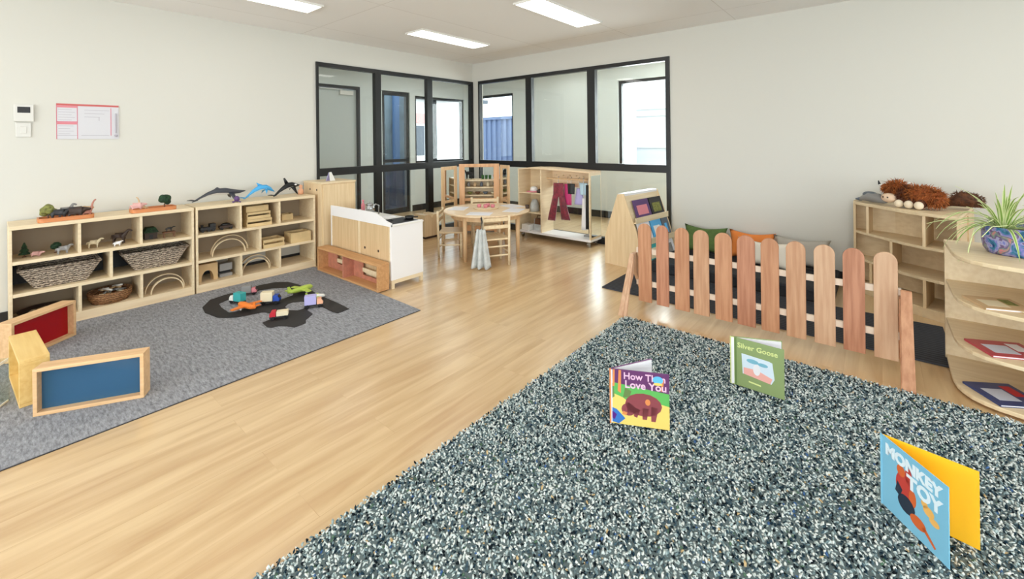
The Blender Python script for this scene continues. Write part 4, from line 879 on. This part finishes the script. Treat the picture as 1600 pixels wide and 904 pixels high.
# second plush: long brown
pl = T('brown_plush', 'dark brown plush animal lying behind the spider plant', 'plush toy', (.50, 5.0, .812), -15); pl.scale = (.9, .9, .95)
P('body', B().loft([(-.11, 0, .02), (-.08, 0, .05), (0, 0, .085), (.07, 0, .08), (.12, 0, .05), (.15, 0, .03)], [.012, (.04, .035), (.065, .065), (.06, .06), (.035, .03), .01], 14), 'platy', pl, smooth=True); P('snout', B().ell((-.12, 0, .02), (.03, .03, .012)), 'dkbrown', pl, smooth=True)
fur(pl, 'platy', [((0, 0, .085), (.075, .065, .065)), ((.07, 0, .075), (.07, .06, .055))], 500, .025, .4, .003)
gp = T('grey_plush', 'small grey and navy plush animal lying at the left end of the shelf', 'plush toy', (-.05, 5.06, .812), -38)
P('body', B().loft([(-.12, 0, .012), (-.09, 0, .03), (-.02, 0, .05), (.05, 0, .045), (.10, 0, .03), (.12, 0, .02)], [.008, (.03, .022), (.05, .045), (.045, .04), (.03, .026), .01], 14), 'grey', gp, smooth=True); P('back_stripe', B().ell((-.02, 0, .068), (.07, .035, .03)), 'slate', gp, smooth=True); P('tail', B().loft([(-.11, 0, .02), (-.17, .02, .012)], [.018, .008]), 'slate', gp, smooth=True)

# ---------------------------------------------------------------- rounded book shelf at the right edge
qs = T('rounded_bookshelf', 'rounded pale wooden book shelf at the right edge holding a planter', 'shelf', (0, 0, 0))
arc = [(.305, 3.60), (.306, 3.50), (.315, 3.42), (.332, 3.37), (.36, 3.32), (.40, 3.285), (.45, 3.26), (.53, 3.24), (.66, 3.235), (.95, 3.235), (1.08, 3.26), (1.17, 3.33), (1.2, 3.45), (1.205, 3.60)]
full = [(.305, 3.86)]+arc+[(1.205, 3.86)]
P('back_panel', box(.305, 3.86, 0, 1.205, 3.88, .725), 'ply', qs, bev=.002)
P('top', B().pz([(.303, 3.885)]+arc+[(1.207, 3.885)], .725, .748), 'plyx', qs, bev=.004)
def shr(k): return [(.31, 3.86)]+[((x-.755)*(1-k)+.755, y+k*.5) for x, y in arc]+[(1.2, 3.86)]
for z in (.485, .245): P('shelf_board', B().pz(shr(.015), z, z+.02), 'plyx', qs, bev=.003)
P('base_board', B().pz(shr(0), .012, .034), 'plyx', qs, bev=.004); P('plinth', B().pz(shr(.05), 0, .012), 'honey', qs)
P('centre_panel', B().box(.745, 3.40, .034, .765, 3.86, .245).box(.745, 3.40, .265, .765, 3.86, .485).box(.745, 3.40, .505, .765, 3.86, .725), 'ply', qs)
def mag(label, x, y, z, w_, h_, rz, m1, m2, m3, group='flat books on the rounded shelf'):
    t = T('flat_book', label, 'book', (x, y, z), rz, group); P('pages', box(-w_/2+.003, -h_/2+.003, .002, w_/2-.003, h_/2-.003, .009), 'paper', t); P('cover', B().box(-w_/2, -h_/2, .009, w_/2, h_/2, .011).box(-w_/2, -h_/2, 0, w_/2, h_/2, .002).box(-w_/2, -h_/2, .002, -w_/2+.002, h_/2, .009), m1, t)
    P('cover_patch', B().box(-w_*.35, -h_*.3, .0112, w_*.1, h_*.2, .0118), m2, t); P('cover_patch', B().box(w_*.15, -h_*.1, .0112, w_*.38, h_*.35, .0118), m3, t)
C_('navy', (48, 62, 110), .35); C_('magred', (176, 62, 74), .35); C_('palegrey', (196, 200, 214), .35)
mag('navy picture book lying on the base of the rounded shelf', .49, 3.42, .0345, .22, .22, 32, 'navy', 'palegrey', 'red'); mag('red and white picture book lying on the second shelf up', .50, 3.44, .2655, .24, .2, 25, 'magred', 'palegrey', 'paper')
mag('tan picture book lying on the third shelf up', .47, 3.42, .5055, .2, .2, 20, 'tan', 'cream', 'olive')
t = T('leaf_garland', 'tan leaf-shaped wooden pieces lying beside the tan book', 'ornament', (.62, 3.36, .5055)); 
for k in range(5): P('leaf', B().ell((-.05+.035*k, -.02+.02*(k % 2), .006+.006*(k % 3)), (.035, .016, .004), 12), 'tan' if k % 2 else 'cream', t, smooth=True)
# planter with spider plant
def planter_mat():
    m = bpy.data.materials.new('swirled_glaze'); m.use_nodes = True; nt = m.node_tree; b = nt.nodes['Principled BSDF']; N = nt.nodes.new; Lk = nt.links.new
    tc = N('ShaderNodeTexCoord'); n = N('ShaderNodeTexNoise'); n.inputs['Scale'].default_value = 16; n.inputs['Detail'].default_value = 2; n.inputs['Distortion'].default_value = 1.4; Lk(tc.outputs['Object'], n.inputs[0])
    r = N('ShaderNodeValToRGB'); cr = r.color_ramp; cr.elements[0].position = .28; cr.elements[0].color = lin((30, 60, 110)); cr.elements[1].position = .75; cr.elements[1].color = lin((200, 120, 130))
    for p_, c_ in ((.38, (56, 120, 150)), (.46, (120, 120, 190)), (.53, (160, 160, 190)), (.6, (96, 70, 120)), (.67, (120, 140, 130))): e_ = cr.elements.new(p_); e_.color = lin(c_)
    Lk(n.outputs['Fac'], r.inputs[0]); Lk(r.outputs[0], b.inputs['Base Color']); b.inputs['Roughness'].default_value = .2; return m
t = T('spider_plant_planter', 'spider plant in a blue and purple swirled oval planter', 'potted plant', (.62, 3.62, .749))
b = B(); n_ = 40; rg = []
for kx, z in ((.88, 0), (.97, .03), (1, .07), (1, .145), (1.02, .15), (.97, .15), (.95, .12), (.93, .11)): rg.append([b._v((.185*kx*math.cos(6.2832*k/n_), .13*kx*math.sin(6.2832*k/n_), z)) for k in range(n_)])
for A_, C2 in zip(rg, rg[1:]):
    for k in range(n_): b._f([A_[k], A_[(k+1) % n_], C2[(k+1) % n_], C2[k]])
b._f(rg[0][::-1]); P('planter', b, planter_mat(), t, smooth=True)
b = B(); b.M = Matrix.Translation((0, 0, .118)); b.ell((0, 0, 0), (.172, .118, .02), 24, .04); P('soil', b, 'dkbrown', t)
def leaf_mat():
    m = mat('spider_leaf', (120, 160, 66), .5); nt = m.node_tree; return m
M['leafg'] = mat('spider_leaf', (128, 162, 72), .5); M['leafe'] = mat('spider_leaf_edge', (210, 220, 160), .5)
def leaf(bl, be, base, ang, L, up, droop, w=.008):
    n = 10; pts = []; d = Vector((math.cos(ang), math.sin(ang), 0)); p = Vector(base); v = (d*(1-up)+Vector((0, 0, up))).normalized()
    for i in range(n+1): pts.append(p.copy()); p = p+v*L/n; v = (v+Vector((0, 0, -droop/n))).normalized()
    sd = Vector((-d.y, d.x, 0)); Lr = []
    for i, q in enumerate(pts):
        ww = w*min(1, .5+i/3)*(1-(i/n)**3); Lr.append([bl._v(q-sd*ww*.5+Vector((0, 0, .001))), bl._v(q+sd*ww*.5+Vector((0, 0, .001))), be._v(q-sd*ww+Vector((0, 0, .002))), be._v(q-sd*ww*.5), be._v(q+sd*ww*.5), be._v(q+sd*ww+Vector((0, 0, .002)))])
    for a, c in zip(Lr, Lr[1:]): bl._f([a[0], a[1], c[1], c[0]]); be._f([a[2], a[3], c[3], c[2]]); be._f([a[4], a[5], c[5], c[4]])
    return pts[-1]
c0 = (-.10, -.02, .13)
bl, be = B(), B()
for k in range(60):
    a = rnd.uniform(0, 6.283); leaf(bl, be, (c0[0]+.02*math.cos(a), c0[1]+.02*math.sin(a), c0[2]), a, rnd.uniform(.16, .32), rnd.uniform(.25, .9), rnd.uniform(.9, 2.2), .0075)
for k in range(26):
    a = rnd.uniform(0, 6.283); leaf(bl, be, (.1+.02*math.cos(a), .0, c0[2]), a, rnd.uniform(.14, .28), rnd.uniform(.4, .95), rnd.uniform(.8, 2.4), .0075)
for a, L, up in ((3.4, .36, .5), (3.0, .40, .55), (3.7, .30, .45), (3.2, .33, .35), (3.55, .38, .6)): leaf(bl, be, c0, a, L, up, 2.6, .009)
P('leaves', bl, 'leafg', t)['kind'] = 'stuff'
P('leaf_edges', be, 'leafe', t)['kind'] = 'stuff'
P('runner', B().tube([c0, (-.14, -.05, .19), (-.22, -.08, .13), (-.245, -.1, .02), (-.25, -.1, -.04)], .0025, 6).tube([c0, (-.08, -.1, .17), (-.16, -.14, .16), (-.2, -.15, .10)], .002, 6), 'leafe', t)
bl, be = B(), B()
for k in range(9): leaf(bl, be, (-.25, -.1, -.04), k*.7, .05, .3, 2, .005)
P('plantlet', be, 'leafe', t); bl.bm.free()
P('support_stake', B().cyl((.06, .02, .12), (.03, .03, .31), .003, n=6).cyl((.03, .03, .31), (.16, .0, .26), .003, n=6), 'dark', t)

# ---------------------------------------------------------------- coloured window frames (block toys) at the left
def wframe(name, label, x, y, rz, L, Hh, D, m, pane, th=.018, group='wood framed see-through blocks'):
    """box frame: near face along +x from origin, depth +y"""
    t = T(name, label, 'toy frame', (x, y, .0085), rz, group)
    P('bottom_board', box(0, 0, 0, L, D, th), m, t, bev=.002); P('top_board', box(0, 0, Hh-th, L, D, Hh), m, t, bev=.002)
    P('end_board', box(0, 0, th, th, D, Hh-th), m, t, bev=.002); P('end_board', box(L-th, 0, th, L, D, Hh-th), m, t, bev=.002)
    P('coloured_pane', box(th, D*.45, th, L-th, D*.52, Hh-th), pane, t); return t
def acryl(name, rgb, f=.5):
    m = bpy.data.materials.new(name); m.use_nodes = True; nt = m.node_tree; nt.nodes.clear(); N = nt.nodes.new
    a = N('ShaderNodeBsdfTransparent'); a.inputs[0].default_value = lin(rgb); p = N('ShaderNodeBsdfPrincipled'); p.inputs['Base Color'].default_value = lin(rgb); p.inputs['Roughness'].default_value = .08
    mx = N('ShaderNodeMixShader'); mx.inputs[0].default_value = f; o = N('ShaderNodeOutputMaterial'); nt.links.new(a.outputs[0], mx.inputs[1]); nt.links.new(p.outputs[0], mx.inputs[2]); nt.links.new(mx.outputs[0], o.inputs[0]); return m
M['ablue'] = acryl('blue_acrylic', (98, 150, 188), .3); M['ared'] = acryl('red_acrylic', (178, 8, 22), .75); M['ayel'] = acryl('yellow_acrylic', (238, 206, 110), .5); M['aclear'] = glassy('clear_acrylic', (246, 250, 246), .05)
M['yellow_wood'] = wood('yellow_wood', (232, 198, 128), (220, 180, 108), 0)
def ang(p, q): return math.degrees(math.atan2(q[1]-p[1], q[0]-p[0]))
wframe('blue_window_block', 'wood framed block with blue see-through pane on the grey carpet', -3.345, .131, ang((-3.347, .131), (-3.119, .538)), .466, .245, .085, 'frame_wood', 'ablue')
a_ = ang((-4.27, .08), (-4.54, .40)); wframe('red_window_block', 'wood framed block with deep red pane against the low shelf', -4.27, .08, a_, .42, .255, .10, 'frame_wood', 'ared')
wframe('yellow_window_block', 'wood framed block with pale yellow top seen end-on', -3.515, .205, 183, .52, .25, .115, 'yellow_wood', 'ayel')
t = T('clear_block', 'clear acrylic block with greenish edges at the left edge of the photo', 'toy frame', (-3.70, -.155, .0085), 58, 'wood framed see-through blocks'); P('acrylic_panel', box(0, 0, 0, .20, .006, .235), 'aclear', t); P('acrylic_panel', box(0, .08, 0, .20, .086, .235), 'aclear', t); P('edge_strip', B().box(.196, .01, .22, .20, .078, .235).box(.196, .01, 0, .20, .078, .01), 'offw', t); P('corner_strip', box(.20, -.001, 0, .203, .004, .235), 'olive', t)

# ---------------------------------------------------------------- toy road
F_, HY_, YAW_, ROLL_, HC = 685., 218.75, R(40.11), .01148, 1.4055
road_out = [(-4.497, 1.174)]
ROAD = [(-4.424, 1.155), (-4.586, 1.256), (-4.627, 1.388), (-4.631, 1.539), (-4.667, 1.698), (-4.642, 1.831), (-4.547, 1.915), (-4.385, 1.943), (-4.229, 1.947), (-3.889, 1.928), (-3.627, 1.935), (-3.405, 1.926), (-3.393, 1.818), (-3.452, 1.805), (-3.624, 1.807), (-3.811, 1.809), (-3.739, 1.752), (-3.656, 1.691), (-3.541, 1.683), (-3.467, 1.593), (-3.405, 1.564), (-3.392, 1.471), (-3.462, 1.445), (-3.514, 1.41), (-3.525, 1.362), (-3.558, 1.343), (-3.678, 1.352), (-3.696, 1.415), (-3.825, 1.471), (-3.9, 1.446), (-3.917, 1.402), (-3.934, 1.323), (-3.958, 1.266), (-4.013, 1.207), (-4.07, 1.166), (-4.273, 1.133)]
HOLES = [[(-4.413, 1.275), (-4.476, 1.383), (-4.509, 1.524), (-4.51, 1.634), (-4.472, 1.732), (-4.379, 1.829), (-4.214, 1.823), (-4.113, 1.773), (-4.092, 1.686), (-4.071, 1.604), (-4.073, 1.469), (-4.112, 1.384), (-4.093, 1.31), (-4.113, 1.26), (-4.293, 1.258)], [(-3.879, 1.605), (-3.934, 1.654), (-3.937, 1.699), (-3.899, 1.749), (-3.856, 1.773), (-3.776, 1.742), (-3.71, 1.684), (-3.713, 1.638), (-3.775, 1.597)]]
C_('roadm', (34, 32, 33), .7, noise=.1, nscale=40)
b = B()
def ribbon():
    polys = [[Vector((x, y, 0)) for x, y in ROAD]]+[[Vector((x, y, 0)) for x, y in h] for h in HOLES]
    tri_ = geometry.tessellate_polygon(polys); flat = [v for p in polys for v in p]
    lo = [b._v((v.x, v.y, .0085)) for v in flat]; hi = [b._v((v.x, v.y, .012)) for v in flat]
    for q in tri_: b._f([hi[i] for i in q]); b._f([lo[i] for i in q][::-1])
    k = 0
    for p in polys:
        n = len(p)
        for i in range(n): b._f([lo[k+i], lo[k+(i+1) % n], hi[k+(i+1) % n], hi[k+i]])
        k += n
ribbon(); one('toy_road', b, 'roadm', 'black looped toy road laid on the grey carpet', 'toy road')
zr = .0125
def truck(label, x, y, rz, cab, bed, s=1., plane=False, grp='toy vehicles on the carpet', tall=False, nm='toy_truck'):
    t = T(nm, label, 'toy vehicle', (x, y, zr), rz, grp)
    P('chassis', box(-.06*s, -.022*s, .012*s, .06*s, .022*s, .022*s), 'dark', t)
    P('cab', B().py([(.02*s, .022*s), (.06*s, .022*s), (.06*s, .04*s), (.048*s, .06*s), (.02*s, .06*s)], -.024*s, .024*s), cab, t, bev=.002)
    P('load_bed', box(-.06*s, -.024*s, .022*s, .016*s, .024*s, (.085 if tall else .055)*s), bed, t, bev=.003)
    P('windscreen', B().prism([(.0605*s, -.018*s, .04*s), (.0605*s, .018*s, .04*s), (.0495*s, .018*s, .058*s), (.0495*s, -.018*s, .058*s)], (.001, 0, .001)), 'blk', t)
    for xx in (-.04*s, .038*s):
        for sy in (-.026*s, .018*s): P('wheel', B().cyl((xx, sy, .012*s), (xx, sy+.008*s, .012*s), .012*s, n=14), 'blk', t)
    return t
def plane(label, x, y, rz, body, wing, s=1.):
    t = T('toy_plane', label, 'toy vehicle', (x, y, zr), rz, 'toy vehicles on the carpet')
    P('fuselage', B().loft([(-.09*s, 0, .035*s), (-.05*s, 0, .03*s), (.03*s, 0, .028*s), (.07*s, 0, .026*s), (.085*s, 0, .024*s)], [.008*s, .014*s, .02*s, .016*s, .006*s], 12), body, t, smooth=True)
    P('wing', B().pz([(-.01*s, -.09*s), (.015*s, -.09*s), (.035*s, 0), (.015*s, .09*s), (-.01*s, .09*s), (-.01*s, 0)], .026*s, .031*s), wing, t); P('tail_fin', B().py([(-.09*s, .035*s), (-.06*s, .035*s), (-.08*s, .068*s), (-.095*s, .068*s)], -.003, .003).box(-.09*s, -.035*s, .036*s, -.07*s, .035*s, .04*s), wing, t)
    for sy in (-.02*s, .02*s): P('wheel', B().cyl((.03*s, sy-.003, .008*s), (.03*s, sy+.003, .008*s), .008*s, n=12), 'offw', t)
    return t
truck('white and teal toy truck on the left loop of the road', -4.29, 1.38, 200, 'offw', 'teal', 1.15, tall=True)
truck('grey and pink toy van behind the teal truck', -4.45, 1.53, 60, 'pink', 'grey', 1.0, tall=True)
plane('orange toy aeroplane with white wheels on the near edge of the road', -4.05, 1.37, 190, 'orange', 'orange', 1.35)
truck('blue and white striped toy truck in the middle of the road', -4.05, 1.56, 50, 'blue', 'cream', 1.25, tall=True)
truck('red and white toy truck on the wide black patch of road', -3.66, 1.47, 240, 'red', 'cream', 1.1)
plane('lime green toy aeroplane near the far bend of the road', -4.10, 1.84, 100, 'lime', 'lime', 1.4)
truck('lilac and peach toy van in front of the lime aeroplane', -3.68, 1.76, 60, 'peach', 'lilac', 1.2, tall=True)
plane('white toy aeroplane beside the lime one', -3.85, 1.86, 60, 'offw', 'lime', .9)

# ---------------------------------------------------------------- picture books standing open on the rug
def bookmats(k): return k
def book(label, sp, fr, bk2, h, cover, inside, spine, pages=.008, z=.018):
    """sp spine foot, fr front-cover foot, bk2 back-cover foot (plan points)"""
    t = T('picture_book', label, 'book', (sp[0], sp[1], z), 0, 'picture books standing on the shaggy rug')
    def leaf_(name, q, m1, th=.003, off=0, hh=h, short=0, lab=None):
        d = Vector((q[0]-sp[0], q[1]-sp[1], 0)); L = d.length-short; d.normalize(); n = Vector((-d.y, d.x, 0)); b = B(); b.M = Matrix((( d.x, n.x, 0, 0), (d.y, n.y, 0, 0), (0, 0, 1, 0), (0, 0, 0, 1)))
        b.box(.001, off, 0 if not short else .004, L, off+th, hh if not short else hh-.004); return P(name, b, m1, t, bev=0, label=lab), b.M.copy(), L
    o1, M1, L1 = leaf_('front_cover', fr, cover); o2, M2, L2 = leaf_('back_cover', bk2, cover if not inside else inside)
    leaf_('pages', fr, 'paper' if not inside else inside, pages, .003, short=.006)
    leaf_('pages', bk2, 'paper' if not inside else inside, pages*.8, -pages*.8, short=.006)
    P('spine', B().cyl((0, 0, 0), (0, 0, h), .004, n=10), spine, t); return t, M1, L1
def art(parent, M1, polys, m, name='cover_art', lift=.0007):
    """flat shapes printed on the front cover: polys in (x,z) cover metres, on the -y face"""
    b = B(); b.M = M1
    for p in polys: b.prism([(x, -lift, z) for x, z in p], (0, lift*.7, 0))
    return P(name, b, m, parent)
def circ(cx_, cz, rx, rz_, n=16, a0=0, a1=360): return [(cx_+rx*math.cos(R(a0+(a1-a0)*i/n)), cz+rz_*math.sin(R(a0+(a1-a0)*i/n))) for i in range(n+(0 if a1-a0 == 360 else 1))]
def tmat(M1, x, z, rot=0): return M1 @ Matrix.Translation((x, -.0012, z)) @ Matrix.Rotation(R(90), 4, 'X') @ Matrix.Rotation(R(rot), 4, 'Z')
C_('bplum', (104, 58, 104), .3); C_('bgreen', (98, 178, 92), .3); C_('byel', (236, 206, 112), .3); C_('bmaroon', (142, 72, 78), .3); C_('bpink', (232, 190, 214), .3); C_('borange', (222, 140, 84), .3); C_('bblue', (62, 118, 190), .3); C_('bpurp', (92, 40, 130), .3); C_('bsky', (100, 184, 236), .3)
C_('cgreen', (138, 156, 104), .35); C_('cgreend', (104, 128, 74), .35); C_('cyellow', (214, 222, 150), .35); C_('cpale', (206, 220, 232), .35); C_('cblue', (128, 190, 218), .3); C_('cwhite', (226, 240, 248), .3); C_('inyel', (244, 190, 40), .35); C_('corange', (214, 100, 44), .4); C_('cred', (196, 62, 52), .4); C_('cnavy', (38, 48, 66), .4); C_('cgold', (240, 182, 96), .4); C_('leafpink', (232, 170, 160), .35); C_('palebl', (120, 176, 196), .35)
# 1: brown bear book
t, M1, L = book('picture book with a maroon bear and purple title, facing the camera', (-1.02, 1.95), (-.775, 2.072), (-.90, 2.17), .265, 'bplum', None, 'borange'); h = .265
art(t, M1, [[(0, .0), (L, .0), (L, .17), (0, .20)]], 'bgreen', lift=.0005)
art(t, M1, [[(0, .0), (L, .0), (L, .11), (L*.7, .125), (.10, .10), (.06, .13), (0, .15)]], 'byel', lift=.0008)
art(t, M1, [circ(.155, .105, .085, .055), [(.08, .06), (.11, .06), (.11, .10), (.08, .11)], [(.15, .035), (.17, .035), (.18, .09), (.15, .09)], [(.19, .03), (.21, .03), (.225, .1), (.19, .1)], circ(.085, .075, .033, .03), [(.11, .045), (.125, .04), (.14, .08), (.11, .09)]], 'bmaroon', lift=.0012)
art(t, M1, [circ(.175, .12, .012, .015)], 'borange', lift=.0016); art(t, M1, [[(.055, .05), (.075, .045), (.08, .06), (.06, .065)]], 'borange', lift=.0016)
art(t, M1, [[(.0, .01), (.04, 0.002), (.07, .03), (.03, .07), (0, .08)]], 'bblue', lift=.0014); art(t, M1, [[(.0, .03), (.02, .02), (.03, .045), (.01, .06)]], 'bpurp', lift=.0018)
art(t, M1, [[(.035, .16), (.05, .15), (.052, .262), (.04, .262)], [(.01, .18), (.02, .18), (.022, .262), (.014, .262)], [(.235, .18), (.245, .18), (.25, .24), (.24, .24)]], 'borange', lift=.0013)
art(t, M1, [[(.0, .115), (.02, .13), (.015, .19), (.0, .2)], [(.06, .13), (.09, .135), (.1, .165), (.07, .18)]], 'cgreend', lift=.0011)
text('How Then', .045, 'bpink', t, tmat(M1, .062, .222), bold=.0008); text('Love You', .05, 'bpink', t, tmat(M1, .068, .18), bold=.001)
art(t, M1, [circ(.222, .232, .024, .018)], 'bsky', 'round_sticker', lift=.002); art(t, M1, [circ(.222, .213, .02, .007)], 'byel', 'sticker_band', lift=.0023)
# 2: green book
t, M1, L = book('sage green picture book with a framed watercolour and spine to the left', (-.655, 2.695), (-.395, 2.69), (-.42, 2.80), .265, 'cgreen', None, 'cyellow', .01)
art(t, M1, [[(0, 0), (.018, 0), (.018, .265), (0, .265)]], 'cyellow', lift=.0008); art(t, M1, [[(.018, 0), (.03, 0), (.03, .265), (.018, .265)]], 'cgreend', lift=.0008)
art(t, M1, [[(.06, .075), (.20, .06), (.215, .09), (.205, .175), (.19, .18), (.055, .185)]], 'cpale'); art(t, M1, [[(.065, .075), (.195, .06), (.205, .09), (.13, .115), (.065, .11)]], 'leafpink', lift=.0011); art(t, M1, [circ(.11, .155, .03, .012), circ(.16, .15, .025, .01)], 'palebl', lift=.0012)
art(t, M1, [circ(.13, .115, .018, .03)], 'paper', lift=.0014)
text('Silver Goose', .038, 'cyellow', t, tmat(M1, .034, .214), bold=.0006); art(t, M1, [[(.09, .035), (.15, .03), (.15, .038), (.09, .043)]], 'cyellow')
# 3: blue and yellow
t, M1, L = book('pale blue picture book open to yellow pages, nearest the camera', (-.005, 2.165), (.158, 1.965), (.245, 2.12), .262, 'cblue', 'inyel', 'cblue', .0015)
text('MONKEY', .052, 'cwhite', t, tmat(M1, .02, .205, 0), bold=.003); text('TOY', .062, 'cwhite', t, tmat(M1, .11, .15, 0), bold=.003)
art(t, M1, [circ(.095, .135, .032, .05), circ(.115, .185, .014, .03)], 'cred'); art(t, M1, [circ(.085, .185, .017, .02), circ(.13, .12, .014, .03)], 'corange', lift=.001)
art(t, M1, [circ(.105, .08, .034, .03), [(.06, .10), (.08, .09), (.09, .12), (.07, .14)]], 'cnavy', lift=.0012)
art(t, M1, [circ(.15, .055, .03, .02), [(.165, .05), (.21, .018), (.215, .024), (.175, .06)]], 'corange', lift=.0013); art(t, M1, [circ(.19, .125, .02, .016), circ(.21, .105, .018, .012), circ(.175, .14, .012, .012)], 'cgold', lift=.0013)

# ---------------------------------------------------------------- light
W = bpy.data.worlds.new('World'); SC.world = W; W.use_nodes = True; nt = W.node_tree; bg = nt.nodes['Background']; bg.inputs[0].default_value = (.86, .93, 1, 1); bg.inputs[1].default_value = 4.6
def area(name, loc_, rot, sx, sy, e, c=(1, 1, 1)):
    l = bpy.data.lights.new(name, 'AREA'); l.shape = 'RECTANGLE'; l.size = sx; l.size_y = sy; l.energy = e; l.color = c; o = bpy.data.objects.new(name, l); link(o); o.location = loc_; o.rotation_euler = tuple(R(a) for a in rot); return o
DL = (.93, .97, 1)
area('daylight_east_1', (XE+.2, -1.2, 1.3), (0, 108, 0), 1.8, 2.7, 75, DL); area('daylight_east_2', (XE+.2, 2.45, 1.3), (0, 110, 0), 1.8, 2.8, 60, DL)
area('daylight_front_1', (-3.1, YF-.2, 1.3), (112, 0, 0), 2.9, 1.9, 120, DL); area('daylight_front_2', (.75, YF-.2, 1.3), (112, 0, 0), 3.2, 1.9, 130, DL)
area('daylight_far_room_1', (-2.5, YO+.2, 1.6), (-90, 0, 0), 1.9, 1.5, 120, DL)

# ---------------------------------------------------------------- camera
cam = bpy.data.cameras.new('Camera'); co = bpy.data.objects.new('Camera', cam); link(co); cam.sensor_fit = 'HORIZONTAL'; cam.sensor_width = 36; cam.lens = 685/1600*36
cam.shift_x = 2.66/1600; cam.shift_y = -(452-218.75)/1600; cam.clip_start = .02
co.matrix_world = Matrix.Translation((0, 0, 1.4055)) @ Matrix.Rotation(R(40.11), 4, 'Z') @ Matrix.Rotation(R(90), 4, 'X') @ Matrix.Rotation(-.01148, 4, 'Z')
SC.camera = co
vs = SC.view_settings; vs.view_transform = 'Standard'; vs.look = 'None'; vs.gamma = 1; vs.exposure = -.24; vs.use_curve_mapping = False
SC.cycles.use_denoising = True; SC.cycles.max_bounces = 8; SC.cycles.diffuse_bounces = 5; SC.cycles.transparent_max_bounces = 12
